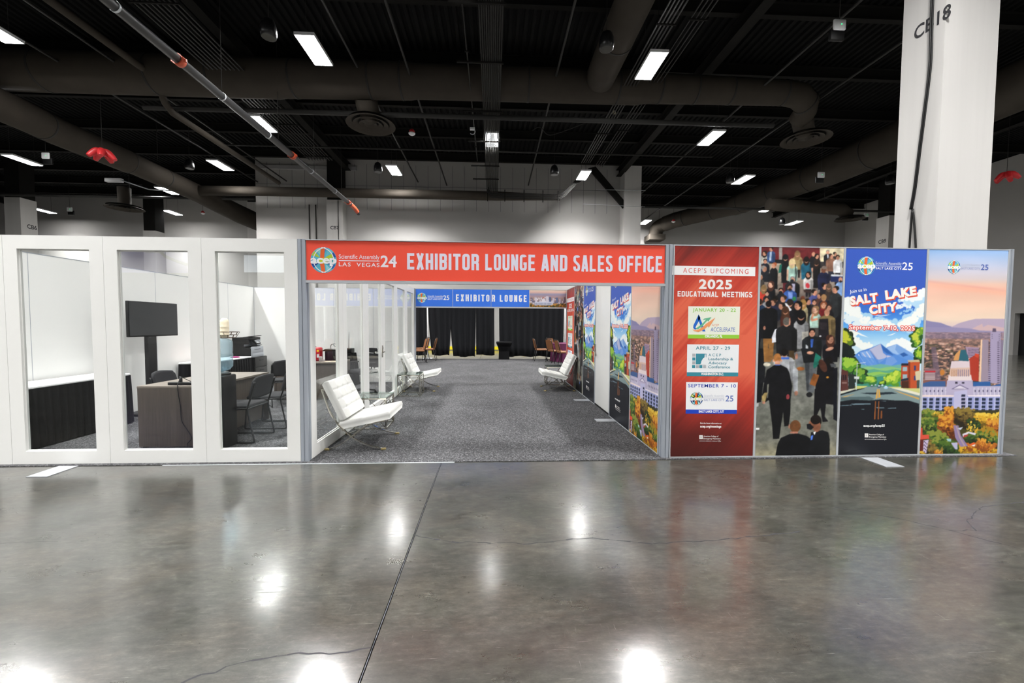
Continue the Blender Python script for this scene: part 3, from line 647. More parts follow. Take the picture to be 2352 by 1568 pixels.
# dome and squares
for x, y, c in ((1590, 811.8, 'B9BCC0'), (1590, 820.6, '3E93A4'), (1590, 829.4, 'B9BCC0'), (1589.5, 838, '3E93A4'), (1598, 838, 'B9BCC0'), (1606, 838, '3E93A4'), (1614.5, 838, 'B9BCC0')): V.rect(x, y, x+7, y+7, c, 2)
V.poly([(1598.3, 811.8), (1622.5, 812), (1622, 836.6), (1598, 836.4)], '3E8FA2', 2)
V.poly([(1622.3, 836.6), (1608, 836.4), (1610, 834), (1611, 829), (1614.5, 823), (1618, 820.5), (1618.5, 815), (1619.8, 812), (1621, 815), (1621.2, 820), (1622.5, 820.3)], 'F2F5F7', 3)
for i, (a, c) in enumerate((('A C E P', (1627, 1656)), ('Leadership &', (1627, 1684)), ('Advocacy', (1627, 1669.5)), ('Conference', (1626.5, 1677)))):
    V.text(a, (c[0], 818+9.1*i), (c[1], 818.3+9.1*i), 6.2, '3A8C9E', 2, bold=.012)
logo_row(V, 1600, 915, 15, ('Scientific Assembly', 'SALT LAKE CITY'), '25', 1617, 1663.5, (911, 911.3), (920.5, 920.8), 1666, 1684, 13.5, 'CBD0DC', '5A72B8', 5.2, 0.)
V.text('Get the latest information at', (1608, 973.3), (1657, 973.8), 3.8, 'F3E9E7', 1, bold=.015)
V.text('acep.org/meetings', (1608, 981.5), (1656.5, 982), 5.5, 'F3E9E7', 1, bold=.04)
assoc_mark(V, 1606, 999, 46)
MV1 = V.mesh('lettering')

# ---- 2: crowd in a hall, painted figure by figure
fn = front_map(PX[1]); R2 = Raster(SW, SH, fn); R2.mx = 1835
R2.vgrad([(560, 'B3A48E'), (640, 'A8998A'), (700, '4A4240'), (800, '3A3B38'), (830, '74766F'), (900, '84857D'), (960, '6B6D64'), (1010, '75756A'), (1050, 'A39C7E')])
R2.a *= (.82+.36*R2.noise(5, 9, 5, 4))[..., None]
A = lambda u, v: (1730+u/5.81, 550+v/5.81)
B = lambda u, v: (1730+u/6.03, 800+v/6.03)
pg = lambda F, P, c, al=1.: R2.poly([F(*p) for p in P], c, al)
def el(F, u, v, ru, rv, c, rot=0, al=1., soft=0.):
    q = 5.81 if F is A else 6.03; R2.ell(*F(u, v), ru/q, rv/q, c, al, rot, soft)
pg(A, [(60, 90), (345, 93), (345, 275), (60, 275)], '6B2226'); pg(A, [(345, 93), (388, 93), (388, 270), (345, 270)], 'A29C96')
pg(A, [(388, 94), (890, 98), (890, 290), (388, 290)], '6E2528'); pg(A, [(890, 98), (1230, 102), (1230, 310), (890, 310)], 'DDD0AE')
pg(A, [(60, 268), (400, 268), (400, 320), (60, 320)], '1C1B1D'); pg(A, [(880, 296), (1230, 296), (1230, 380), (880, 380)], '34302F')
SK = 'C98F74'; DS = '7A4E3A'; PS = 'E0AE95'
def person(F, u, v, r, tc, hc='1E1815', sk=SK, tw=2.1, th=5, back=True, hair=0, dx=0, legs=None, arms=True, shade=.0, bald=False):
    """u,v head centre, r head radius, tw shoulder half width and th torso length in head radii"""
    w = r*tw; y0 = v+r*1.15; y1 = v+r*(1.3+th); u2 = u+dx
    if legs: pg(F, [(u2-w*.62, y1-r), (u2+w*.62, y1-r), (u2+w*.5, y1+r*legs[1]), (u2+w*.08, y1+r*legs[1]), (u2, y1+r*.8), (u2-w*.1, y1+r*legs[1]), (u2-w*.55, y1+r*legs[1])], legs[0])
    P = [(u-r*.45, v+r*.75), (u+r*.45, v+r*.75), (u2+w*.72, y0+r*.15), (u2+w, y0+r*.8), (u2+w*1.03, y0+r*2.4), (u2+w*.93, y1), (u2-w*.93, y1), (u2-w*1.03, y0+r*2.4), (u2-w, y0+r*.8), (u2-w*.72, y0+r*.15)]
    pg(F, P, tc)
    c = np.array([int(tc[i:i+2], 16) for i in (0, 2, 4)]); dkc = c*.62; ltc = np.minimum(255, c*1.18+8)
    pg(F, [(u2+w*.45, y0+r), (u2+w, y0+r*.9), (u2+w*.95, y1), (u2+w*.5, y1)], dkc, .6); pg(F, [(u2-w*.9, y0+r*.6), (u2-w*.5, y0+r*.3), (u2-w*.55, y1), (u2-w*.85, y1)], ltc, .35)
    if arms: R2.line([F(u2-w*.62, y0+r*1.6), F(u2-w*.6, y1)], .7, dkc, .8); R2.line([F(u2+w*.6, y0+r*1.6), F(u2+w*.58, y1)], .7, dkc, .8)
    if hair: el(F, u, v+r*.5*hair, r*1.18, r*(1.1+.6*hair), hc)
    el(F, u, v+r*.1, r*.82, r*1.06, sk)
    if back is True: el(F, u, v-r*.12, r*.9, r*(.98 if not bald else .35), hc if not bald else sk)
    else:      # face turned: -1 left, +1 right, 0 towards us
        s_ = back if back in (-1, 1) else 0
        el(F, u-s_*r*.32, v-r*.38, r*.88, r*.72, hc) if not bald else None
        el(F, u+s_*r*.22, v+r*.2, r*.62, r*.78, sk)
        if r > 26:
            for e in ((-.28, .28) if s_ == 0 else (s_*.42,)): el(F, u+e*r, v+r*.05, r*.10, r*.07, '2A1C18')
            el(F, u+s_*r*.4, v+r*.55, r*.2, r*.06, '8C4A42')
P_ = person
P_(A, 150, 185, 30, 'CFCAC0', '231A18', SK, 2, 4.6, -1, hair=.8, legs=('26222A', 2)); P_(A, 240, 130, 28, '34507E', '2A1D18', SK, 1.95, 5, -1, legs=('222', 0) if 0 else None)
pg(A, [(222, 165), (248, 165), (240, 285), (215, 285)], 'BFD0EA')
P_(A, 430, 240, 38, '17171A', '141214', SK, 1.5, 7.6, True, hair=.9, legs=('5A1E24', 4)); pg(A, [(352, 335), (385, 330), (372, 440), (335, 450)], '1F6E5C')
P_(A, 590, 190, 36, 'A08A5E', '8A6A48', SK, 1.9, 4.6, True, hair=1.2, legs=('2A2524', 3))
P_(A, 520, 300, 40, 'A9CDC0', 'E2CB98', PS, 1.75, 5, True, hair=1.0, legs=('7B817E', 2.5)); R2.line([A(462, 400), A(455, 545)], 4, 'D9AE93'); R2.line([A(560, 330), A(575, 470), A(560, 560)], 2, '1D1C20')
P_(A, 710, 270, 38, '1F6079', '1E1614', SK, 1.85, 5.6, True, hair=.9); R2.line([A(790, 380), A(795, 430)], 5, 'C98F74')
P_(A, 805, 195, 29, '1B191C', '2A2220', SK, 1.7, 5, True, bald=True); P_(A, 852, 225, 30, '232024', '1C1512', SK, 1.5, 6, 1, hair=.7)
P_(A, 995, 168, 28, '202126', '857A70', SK, 1.9, 4.6, 0); pg(A, [(985, 200), (1010, 200), (1005, 250), (990, 250)], 'DDE4F0')
P_(A, 1095, 195, 27, '2C2727', '1A1614', SK, 1.6, 4, 1)
P_(A, 1042, 222, 32, '8A6350', '3A2822', SK, 2.2, 5, 1, legs=('2A2B34', 4)); P_(A, 1128, 238, 32, 'D8D9DA', '1C1614', SK, 1.9, 5.2, 0, legs=('262628', 2)); R2.line([A(1090, 330), A(1150, 350)], 3.5, 'C9CACB')
P_(A, 845, 312, 36, '191719', '2B201C', SK, 1.3, 8, True, hair=1.1)
P_(A, 160, 288, 31, '1E2230', '1A1513', SK, 1.9, 3.6, 0); P_(A, 105, 360, 26, '2C3B52', '221A18', SK, 1.9, 3, 0)
P_(A, 150, 390, 38, '22242C', 'A9A59F', SK, 2.1, 3.4, 1); P_(A, 275, 345, 36, '15161A', 'B5623C', 'DDA384', 1.45, 7.5, -1)
P_(A, 100, 500, 33, '4A4440', 'B9B2A2', SK, 1.5, 3, 1)
pg(A, [(1035, 488), (1200, 492), (1196, 570), (1032, 565)], '25305F'); pg(A, [(1040, 465), (1195, 470), (1195, 495), (1035, 490)], 'DDE1E6'); pg(A, [(1085, 568), (1195, 570), (1195, 620), (1090, 610)], '1A1A24')
P_(A, 940, 400, 42, '1F2340', '6E5546', DS, 1.9, 5.2, -1, bald=True, legs=('1A1A1E', 3)); el(A, 950, 375, 38, 22, '8A7A70')
P_(A, 735, 468, 34, 'D6D3D0', '1B1513', SK, 1.9, 4.4, -1, hair=.8, legs=('1D1B20', 3)); el(A, 726, 615, 28, 38, 'D8404A', .4); pg(A, [(668, 670), (790, 685), (785, 710), (680, 705)], '43302C')
P_(A, 1165, 535, 34, '7FA0CE', '2A1C16', SK, 1.9, 5, 0, bald=True); el(A, 1167, 560, 20, 16, '2E201A')
P_(A, 525, 530, 38, '1E1E22', '8E8A86', SK, 2.5, 5, 0); el(A, 520, 552, 26, 22, '20242E'); pg(A, [(515, 590), (560, 590), (555, 700), (520, 700)], 'B9B4CE')
P_(A, 235, 600, 40, '17171C', '4A2E24', PS, 1.5, 4.6, -1, hair=1.1); P_(A, 140, 645, 36, 'C8402F', '8A6E48', SK, 1.6, 3.6, True, hair=1.2)
P_(A, 490, 640, 42, '3559A2', '231A16', SK, 2.1, 3.6, 0); el(A, 490, 668, 26, 18, '2B1D18'); pg(A, [(465, 700), (525, 700), (520, 790), (470, 790)], '7F9CDE')
P_(A, 370, 682, 36, '1B1B20', '1C1614', SK, 1.6, 3, 0); el(A, 366, 705, 26, 20, '16171B')
el(A, 548, 790, 26, 28, '2F8C50')
P_(A, 955, 622, 42, '22222A', '1D1512', SK, 1.7, 4, 1); P_(A, 1010, 625, 36, '3A302C', '5E4A3C', SK, 1.3, 4, True, hair=1)
P_(A, 1095, 668, 46, '2B2E30', '201814', SK, 1.75, 7.4, -1)
P_(A, 822, 705, 40, '4F5490', '1A1513', SK, 2, 2.6, 1); P_(A, 660, 790, 34, '2A2422', '6B3A26', SK, 1.8, 3, True)
P_(A, 880, 750, 34, '5A3A34', '2A1E1A', SK, 1.7, 3, -1); P_(A, 942, 775, 42, '2A2A30', 'A27A50', SK, 1.7, 3, True)
P_(A, 185, 720, 30, '2A2A2E', '20140F', PS, 1.8, 3, 0); P_(A, 300, 790, 38, '1C1B20', '18130F', SK, 1.8, 3, True); P_(A, 180, 800, 34, '9A9A9C', '1A1412', SK, 1.8, 3, 0)
P_(A, 400, 790, 44, '2E2C30', '3A2A20', SK, 2, 3.6, -1); P_(A, 490, 845, 46, '1B1A1F', '2A1F1C', SK, 1.7, 3.6, True, hair=.7)
pg(A, [(420, 850), (445, 850), (515, 940), (480, 960)], 'E8E8EC')
P_(A, 92, 835, 40, '1E3450', '3A281E', SK, 1.9, 5, True); P_(A, 265, 838, 42, '2B2F4C', '3A281C', SK, 1.9, 4.6, -1)
P_(A, 735, 830, 40, '19191C', '201612', SK, 1.7, 4, 1); P_(A, 665, 845, 42, 'C2B48C', 'B3884C', PS, 1.5, 5, True, hair=1); P_(A, 815, 835, 36, '26222A', '2A1E1A', SK, 1.5, 3, 0)
P_(A, 375, 885, 44, '20242E', '1E1612', SK, 1.5, 3, -1); P_(A, 940, 870, 44, '7A2226', '8A4A2A', 'DDA384', 1.5, 4, 0, hair=.3); P_(A, 1010, 905, 40, '1E1C20', '3A2620', SK, 1.6, 6, 0, hair=.3)
P_(A, 595, 880, 54, '131317', '110F12', SK, 1.9, 4.6, -1, hair=.7)
P_(A, 828, 935, 46, 'A9C8BC', '8E6C4C', PS, 1.6, 4, -1, hair=.8); R2.line([A(800, 990), A(775, 1080), A(860, 1060)], 5, 'D08F70')
P_(A, 430, 945, 48, '4A241C', '4A2E1E', SK, 1.4, 3.6, True, hair=1.2)
P_(A, 205, 865, 46, '121215', '161214', SK, 2.6, 8.6, True, legs=('9A6B38', 6.2)); el(A, 150, 1180, 18, 26, 'B9806A')
P_(A, 640, 1010, 60, '8F9092', '100E11', SK, 1.6, 6.2, True, hair=1.0); pg(A, [(650, 1235), (735, 1225), (730, 1350), (650, 1350)], 'B4B0A6')
P_(A, 985, 970, 46, '857049', '6E4438', 'CE9478', 2.4, 6, True, bald=True, legs=('2A2A30', 6)); pg(A, [(880, 1060), (1000, 1055), (1015, 1340), (865, 1330)], '1E1B20'); pg(A, [(890, 1110), (985, 1110), (985, 1200), (895, 1200)], '322C30'); el(A, 895, 1290, 16, 10, 'D8D8DC')
pg(A, [(1095, 1050), (1160, 1000), (1165, 1568), (1110, 1568)], '101116')
pg(A, [(60, 1000), (120, 980), (110, 1290), (60, 1568)], '14141A')
pg(A, [(290, 1200), (390, 1170), (350, 1400), (345, 1490), (318, 1480), (330, 1360), (252, 1380), (250, 1300)], 'E4E6EE')
P_(A, 445, 1098, 56, '1A1A1C', '5A5650', SK, 2.5, 7.4, True); el(A, 487, 1095, 12, 50, 'B9836C'); el(A, 575, 1535, 22, 40, 'B9836C')
P_(A, 785, 1240, 52, '1C1F22', '15110F', SK, 2.5, 5.4, 0); pg(A, [(765, 1330), (805, 1330), (790, 1440), (768, 1440)], '3C66C0'); pg(A, [(700, 1400), (730, 1420), (750, 1568), (705, 1568)], 'BFC4C8'); el(A, 760, 1510, 50, 22, 'D69C82')
P_(A, 1030, 1330, 52, '15141A', '4A2C22', SK, 1.9, 4.6, 1, hair=1.1); el(A, 1020, 1460, 60, 22, 'D39A80', .3)
# lower half
pg(B, [(40, 0), (140, 0), (160, 300), (110, 740), (20, 760), (30, 300)], '121318'); pg(B, [(100, 180), (170, 260), (160, 470), (80, 490)], '191A1E'); pg(B, [(20, 760), (75, 755), (75, 800), (15, 820)], 'D8D8D6')
pg(B, [(150, 0), (250, 0), (250, 185), (150, 185)], '9A6B38'); el(B, 190, 222, 52, 26, 'D9D2BE')
pg(B, [(490, 30), (570, 30), (575, 235), (500, 230)], '4A3A24'); pg(B, [(565, 60), (700, 30), (690, 240), (600, 245)], '76797C'); el(B, 655, 282, 60, 26, 'A2602C'); el(B, 600, 110, 20, 42, 'B9806A')
pg(B, [(700, 0), (860, 0), (880, 240), (840, 610), (780, 620), (740, 590), (712, 220)], '5E6266'); pg(B, [(715, 180), (780, 200), (770, 580), (740, 585)], '3E4246'); el(B, 778, 640, 46, 36, '17171A'); pg(B, [(660, 0), (880, 0), (860, 190), (700, 200)], '181A1E'); el(B, 790, 60, 50, 22, 'D69C82')
pg(B, [(865, 60), (940, 120), (900, 240), (840, 280), (830, 230)], '1E7262')
pg(B, [(930, 560), (1010, 560), (1000, 740), (930, 760)], '15141A')
pg(B, [(850, 560), (1100, 560), (1090, 780), (1010, 760), (990, 940), (1040, 1010), (960, 1020), (930, 820), (880, 930), (838, 930)], '131216')
pg(B, [(890, 230), (1010, 160), (1120, 200), (1130, 500), (1110, 780), (1020, 770), (850, 720), (870, 420)], '111014')
el(B, 1045, 170, 60, 60, '14100F'); el(B, 965, 240, 50, 100, '4A2C22', .5); pg(B, [(1060, 210), (1140, 215), (1150, 260), (1080, 260)], '55585C'); el(B, 1030, 400, 20, 14, 'C88A30')
pg(B, [(835, 345), (915, 370), (860, 525), (780, 495)], '8A5226'); pg(B, [(1110, 280), (1170, 260), (1160, 1010), (1110, 980)], '12131C')
P_(B, 432, 60, 56, 'B5B8BC', '14110F', SK, 2.6, 5.6, True); pg(B, [(375, 120), (500, 120), (495, 150), (380, 150)], '4A76D8'); pg(B, [(550, 230), (620, 300), (615, 600), (560, 600), (545, 440)], 'A9ADB2'); el(B, 595, 620, 26, 34, 'B07C66')
pg(B, [(215, 680), (520, 680), (515, 900), (490, 1070), (430, 1080), (415, 880), (380, 1100), (360, 1250), (275, 1255), (262, 1060)], '0F0F12')
pg(B, [(300, 225), (380, 225), (470, 270), (500, 330), (540, 520), (520, 700), (205, 720), (150, 760), (115, 700), (150, 480), (185, 300)], '121216'); pg(B, [(195, 500), (218, 490), (205, 680), (190, 690)], '75756A')
el(B, 334, 135, 56, 68, 'B8793F'); el(B, 337, 200, 40, 34, 'D29A7E'); pg(B, [(300, 222), (375, 222), (372, 236), (305, 236)], '4A76D8'); el(B, 278, 170, 10, 22, 'CF967C'); el(B, 390, 170, 10, 22, 'CF967C')
pg(B, [(155, 615), (200, 610), (165, 740), (120, 730), (122, 660)], 'A8925C'); el(B, 480, 670, 24, 36, 'B04A50'); el(B, 145, 750, 24, 18, 'B9806A')
pg(B, [(300, 1510), (340, 1320), (380, 1240), (500, 1185), (620, 1175), (740, 1210), (800, 1250), (850, 1510)], '0F0F12')
el(B, 583, 1078, 80, 88, '6E4526'); el(B, 498, 1080, 12, 30, 'B9806A'); pg(B, [(510, 1150), (620, 1150), (618, 1176), (515, 1176)], 'C0806A')
pg(B, [(760, 1510), (790, 1260), (800, 1160), (960, 1130), (1040, 1160), (1062, 1260), (1060, 1510)], '141518')
el(B, 870, 1010, 82, 92, '1A1310'); el(B, 820, 1050, 56, 70, '9A6248'); el(B, 880, 1080, 60, 80, '8E5A42'); el(B, 865, 985, 76, 70, '171110'); pg(B, [(740, 1050), (790, 1040), (840, 1090), (800, 1130), (745, 1110)], '14151A')
pg(B, [(830, 1160), (870, 1150), (850, 1200)], 'E8E8EA'); pg(B, [(800, 1210), (830, 1200), (820, 1260), (795, 1270)], '4A76D8')
pg(B, [(1050, 1470), (1120, 1490), (1060, 1510)], 'C04A3C')
R2.rect(1732.5, 982.6, 1743.8, 986.4, 'F0F0EE')
m = (R2.noise(16, 22, 4, 9)-.5); R2.a = R2.a*(1+.55*m[..., None])+8*m[..., None]; R2.blur(2)
ME2 = R2.mesh('printed_picture')

# ---- 3: painted mountain street
fn = front_map(PX[2]); R3 = Raster(SW, SH, fn); R3.mx = 2030
R3.vgrad([(565, '3A5CC0'), (668, '3C5EBE'), (690, '3A66C6'), (715, '3D7AD6'), (745, '58A4EC'), (775, '9CCFF3'), (800, 'CFE9F6'), (880, 'BFE0F0')])
A = lambda u, v: (1920+u/5.444, 540+v/5.444); B = lambda u, v: (1920+u/5.444, 800+v/5.444)
pg = lambda F, P, c, al=1.: R3.poly([F(*p) for p in P], c, al)
def puff(F, P, rr, c, seed=0, n=60, al=1., jit=1.):
    r = random.Random(seed)
    for i in range(n):
        t = r.random()*(len(P)-1); k = int(t); q = t-k; u = P[k][0]*(1-q)+P[k+1][0]*q; v = P[k][1]*(1-q)+P[k+1][1]*q
        R3.ell(*F(u+r.uniform(-1, 1)*rr*jit, v+r.uniform(-1, 1)*rr*jit), rr*r.uniform(.5, 1)/5.444, rr*r.uniform(.4, .85)/5.444, c, al)
puff(A, [(80, 900), (150, 950), (220, 1000), (330, 1060), (450, 1090), (560, 1120), (700, 1130)], 62, 'A9D6F2', 1, 90)
puff(A, [(1110, 760), (1000, 840), (900, 830), (830, 790)], 46, 'B9DDF5', 2, 60); puff(A, [(1110, 900), (1040, 1000), (950, 1080), (850, 1130)], 60, 'B4DAF3', 3, 80)
puff(A, [(70, 860), (130, 850), (190, 930), (280, 990)], 52, 'F3F7F4', 4, 70); puff(A, [(60, 1010), (160, 1060), (270, 1080), (360, 1100)], 40, 'E4F1F6', 5, 60)
puff(A, [(320, 1060), (440, 1070), (520, 1110), (620, 1090), (700, 1130)], 30, 'F6F8F5', 6, 60); puff(A, [(1120, 700), (1050, 750), (980, 790), (850, 790)], 34, 'F2F7F8', 7, 60)
puff(A, [(1120, 880), (1060, 960), (1000, 1010), (920, 1080), (830, 1110)], 38, 'F6F8F4', 8, 70); puff(A, [(760, 900), (840, 880), (940, 900)], 20, 'EAF3F8', 9, 30); puff(A, [(800, 985), (880, 950), (960, 930)], 14, '9CCBF0', 10, 30)
pg(A, [(420, 985), (560, 1005), (700, 990), (560, 1018)], 'E9F3FA'); pg(A, [(60, 1170), (200, 1180), (300, 1230), (230, 1260), (60, 1260)], 'F3F7F2'); pg(A, [(250, 1200), (330, 1240), (410, 1280), (300, 1250)], 'F6FAFB'); pg(A, [(640, 1255), (760, 1215), (700, 1250)], 'F6FAFB')
puff(A, [(200, 1250), (260, 1330), (330, 1390), (420, 1390)], 36, 'F2F7F3', 11, 60); puff(A, [(700, 1370), (790, 1340), (880, 1360), (950, 1400)], 40, 'F3F7F6', 12, 60)
# mountains
pg(A, [(560, 1480), (640, 1400), (760, 1360), (860, 1420), (960, 1480), (1000, 1530), (1000, 1640), (560, 1640)], '7BA6E0'); pg(A, [(640, 1410), (760, 1362), (740, 1430), (800, 1500), (700, 1470)], '9FC0EA')
pg(A, [(200, 1524), (300, 1450), (430, 1410), (560, 1355), (640, 1420), (720, 1480), (820, 1530), (1000, 1600), (1000, 1720), (150, 1720), (170, 1560)], '4F86D6')
pg(A, [(415, 1430), (558, 1358), (590, 1470), (640, 1510), (600, 1560), (540, 1600), (500, 1524)], 'B9BCD8'); pg(A, [(560, 1358), (640, 1420), (720, 1500), (640, 1480), (590, 1440)], '2F66B4')
pg(A, [(640, 1500), (720, 1520), (770, 1580), (680, 1640), (560, 1680), (620, 1600)], 'C0C2DE'); pg(A, [(300, 1460), (420, 1440), (470, 1524), (560, 1690), (420, 1640), (340, 1560)], '7FAAE6')
for a, b_, c in (((280, 1490), (400, 1660), 'DCE0EE'), ((330, 1470), (480, 1660), 'C8CCE2'), ((380, 1455), (470, 1590), 'DADCEC'), ((240, 1510), (330, 1650), 'B9C9EA'), ((430, 1440), (520, 1560), '8A96C8')): R3.line([A(*a), A(*b_)], 2.2, c)
pg(B, [(150, 110), (300, 90), (540, 140), (800, 70), (860, 45), (1000, 130), (1000, 240), (150, 240)], '5A92DE', .75); pg(B, [(800, 70), (850, 50), (905, 85), (840, 105)], '2E5FA8')
# valley
for y0, c in ((205, '6FB0A8'), (240, '8CC47C'), (270, '5FA888'), (300, '93C65E'), (330, '6DB070'), (355, '3F8F7C')):
    pg(B, [(250, y0+15)]+[(250+i*75, y0+12*math.sin(i*1.7+y0)) for i in range(11)]+[(1000, 500), (250, 500)], c)
# street
pg(B, [(20, 480), (1050, 480), (1040, 1350), (0, 1350)], '7E9394'); pg(B, [(20, 500), (350, 490), (20, 600)], 'D8D6BE'); pg(B, [(20, 470), (400, 470), (330, 500), (20, 555)], 'C9CE74'); pg(B, [(640, 480), (1050, 480), (1050, 575), (760, 505)], 'CFCF84'); pg(B, [(690, 495), (830, 500), (1050, 560), (1045, 590)], 'E6E2CE')
pg(B, [(20, 545), (330, 498), (360, 500), (20, 600)], '1F2A30'); pg(B, [(20, 525), (200, 505), (260, 505), (20, 580)], 'DAD9C4'); pg(B, [(20, 620), (240, 568), (190, 585), (20, 635)], 'D9A850'); pg(B, [(720, 520), (1040, 620), (1040, 640), (800, 555)], 'D9A850')
pg(B, [(300, 555), (700, 545), (770, 565), (560, 580), (380, 570)], '23303A'); pg(B, [(60, 610), (420, 600), (480, 630), (420, 660), (60, 650)], '55696C')
pg(B, [(0, 670), (200, 640), (420, 650), (560, 636), (760, 650), (900, 648), (1040, 690), (1040, 1360), (0, 1360)], '191B22')
for P in ([(20, 715), (190, 705), (200, 712), (20, 720)], [(180, 690), (430, 688), (440, 700), (220, 706)], [(500, 735), (600, 738), (610, 748), (520, 748)], [(640, 745), (750, 740), (755, 750), (660, 752)], [(310, 758), (360, 756), (350, 766)], [(560, 655), (630, 655), (620, 662)]): pg(B, P, '6E8590')
pg(B, [(515, 505), (545, 505), (560, 610), (495, 630)], 'DCA94C'); pg(B, [(525, 505), (532, 505), (530, 620), (518, 620)], '7E9394')
for x in (485, 527): pg(B, [(x+4, 660), (x+16, 660), (x+10, 885), (x-8, 885)], '9A5A2C', .9)
pg(B, [(562, 780), (578, 780), (578, 875), (558, 875)], '8A5028')
# trees
def tree3(F, P, rr, seed, dark='1F3A22', mid='4F8A2C', lit='A9C93C'):
    puff(F, P, rr, dark, seed, 60); puff(F, [(u-rr*.1, v-rr*.3) for u, v in P], rr*.7, mid, seed+1, 45); puff(F, [(u-rr*.1, v-rr*.65) for u, v in P], rr*.5, lit, seed+2, 30)
tree3(A, [(70, 1230), (110, 1290), (160, 1320), (110, 1380)], 60, 20, '20301C', '5E7C24', 'C2C83A'); puff(A, [(70, 1400), (140, 1440), (170, 1510), (90, 1540)], 48, '1A2420', 23, 60); puff(A, [(60, 1470), (120, 1560)], 46, '151D1C', 24, 40)
tree3(A, [(1060, 1200), (1020, 1280), (980, 1310), (1040, 1360)], 46, 26, '2C5A2A', '6FA030', 'C6D04A'); tree3(A, [(1060, 1440), (1030, 1500), (1050, 1560)], 40, 29, '1E4A26', '4E8A30', '9CC040'); tree3(B, [(1040, 60), (1040, 120)], 40, 31)
tree3(B, [(110, 190), (180, 210), (240, 220), (130, 250)], 62, 33, '2E5228', '5C9A2E', '9CC644'); tree3(B, [(260, 300), (330, 330), (300, 390)], 48, 36, '1E3A26', '3F7A30', '7CA83A')
tree3(B, [(380, 400), (440, 390), (470, 420)], 34, 39, '3C7A3C', '7FB03C', 'B9D24A'); tree3(B, [(620, 420), (700, 380), (780, 330), (720, 430)], 46, 42, '5A962E', '93C03C', 'C6DA4E'); tree3(B, [(560, 440), (600, 430)], 20, 45)
# buildings
pg(B, [(40, 240), (150, 290), (155, 520), (25, 540)], '5C3430'); pg(B, [(155, 310), (240, 330), (240, 500), (155, 510)], '28302E')
for x in (60, 88, 114): pg(B, [(x, 330), (x+16, 330), (x+16, 395), (x, 395)], '1E1A22')
pg(B, [(75, 420), (135, 420), (135, 440), (75, 440)], '8C6C66')
pg(B, [(818, 210), (920, 195), (915, 470), (810, 460)], 'B84A2C'); pg(B, [(905, 160), (1050, 150), (1040, 500), (905, 500)], 'C2552E'); pg(B, [(820, 185), (915, 185), (925, 215), (815, 215)], '2A2C38'); pg(B, [(895, 150), (1040, 140), (1050, 170), (905, 172)], 'C9B48C'); pg(B, [(905, 170), (930, 170), (930, 500), (905, 500)], '8C3A22')
for x, y in ((835, 230), (835, 325)): pg(B, [(x, y), (x+55, y), (x+55, y+55), (x, y+55)], '9DB6BE')
for x, y in ((975, 215), (975, 340)): pg(B, [(x, y), (x+26, y), (x+26, y+60), (x, y+60)], '3A3E6E')
pg(B, [(815, 385), (905, 365), (905, 400), (815, 410)], '26303E'); pg(B, [(990, 290), (1060, 275), (1055, 390), (1000, 400)], 'D6C8A2'); pg(B, [(1010, 400), (1050, 395), (1045, 500), (1010, 500)], '4A5450'); pg(B, [(820, 410), (910, 405), (910, 500), (815, 495)], '4A2C22')
R3.line([B(266, 180), B(254, 520)], 1.6, 'C9D2D6'); R3.line([B(266, 188), B(372, 176)], 1.2, 'D9E2E6'); pg(B, [(228, 352), (292, 352), (290, 384), (228, 380)], 'D6DCDC')
for x, y, w, c in ((450, 470, 22, '4A5A6A'), (495, 462, 18, '6A7A88'), (540, 478, 26, '3E5468'), (580, 462, 18, 'A9C4D6'), (625, 490, 30, '9CC6E2')): R3.ell(*B(x, y), w/5.444, w*.55/5.444, c); R3.ell(*B(x, y-w*.4), w*.6/5.444, w*.3/5.444, 'DCEAF2')
ME3 = R3.mesh('printed_picture')
V = Vec(fn)
A2 = lambda u, v: (1920+u/5.444, 540+v/5.444); B2 = B
logo_row(V, 1990, 610.5, 20.5, ('Scientific Assembly', 'SALT LAKE CITY'), '25', 2011, 2070.5, (607, 608.5), (618.2, 619.5), 2071.5, 2095.5, 17, 'DDE6F8', 'FAFBFE', 6.2, .02)
V.text('Join us in', (1952, 673.5), (1990.5, 667.5), 7.5, 'F2F5FB', 1, bold=.01)
for ly, col, d in ((1, 'EE5A40', (2.6, 2.9)), (2, 'F05E44', (1.3, 1.4)), (3, 'FBF3EA', (0, 0))):
    for wd, a, b_, h in (('SALT', (1953, 701.5), (2016.5, 692), 21), ('LAKE', (2034, 688.5), (2105, 677.5), 21.5), ('CITY', (1997, 722), (2061, 713.5), 21)):
        V.text(wd, (a[0]+d[0], a[1]+d[1]), (b_[0]+d[0], b_[1]+d[1]), h, col, ly, bold=.06, space=1.12, shear=0)
for q in range(10):
    dx, dy = 1.5*math.cos(2*PI*q/10), 1.5*math.sin(2*PI*q/10)
    V.text('September 7-10, 2025', (1950+dx, 756+dy), (2100.5+dx, 759+dy), 10.2, 'E8473A', 1+.1*q, bold=.02, space=1.07)
V.text('September 7-10, 2025', (1950, 756), (2100.5, 759), 10.2, 'FFF6F0', 2.4, bold=.02, space=1.07)
V.text('acep.org/acep25', (1983, 979.6), (2032, 979.6), 5.2, 'F2F2F2', 1, bold=.03)
assoc_mark(V, 1986, 995, 46)
MV3 = V.mesh('lettering')

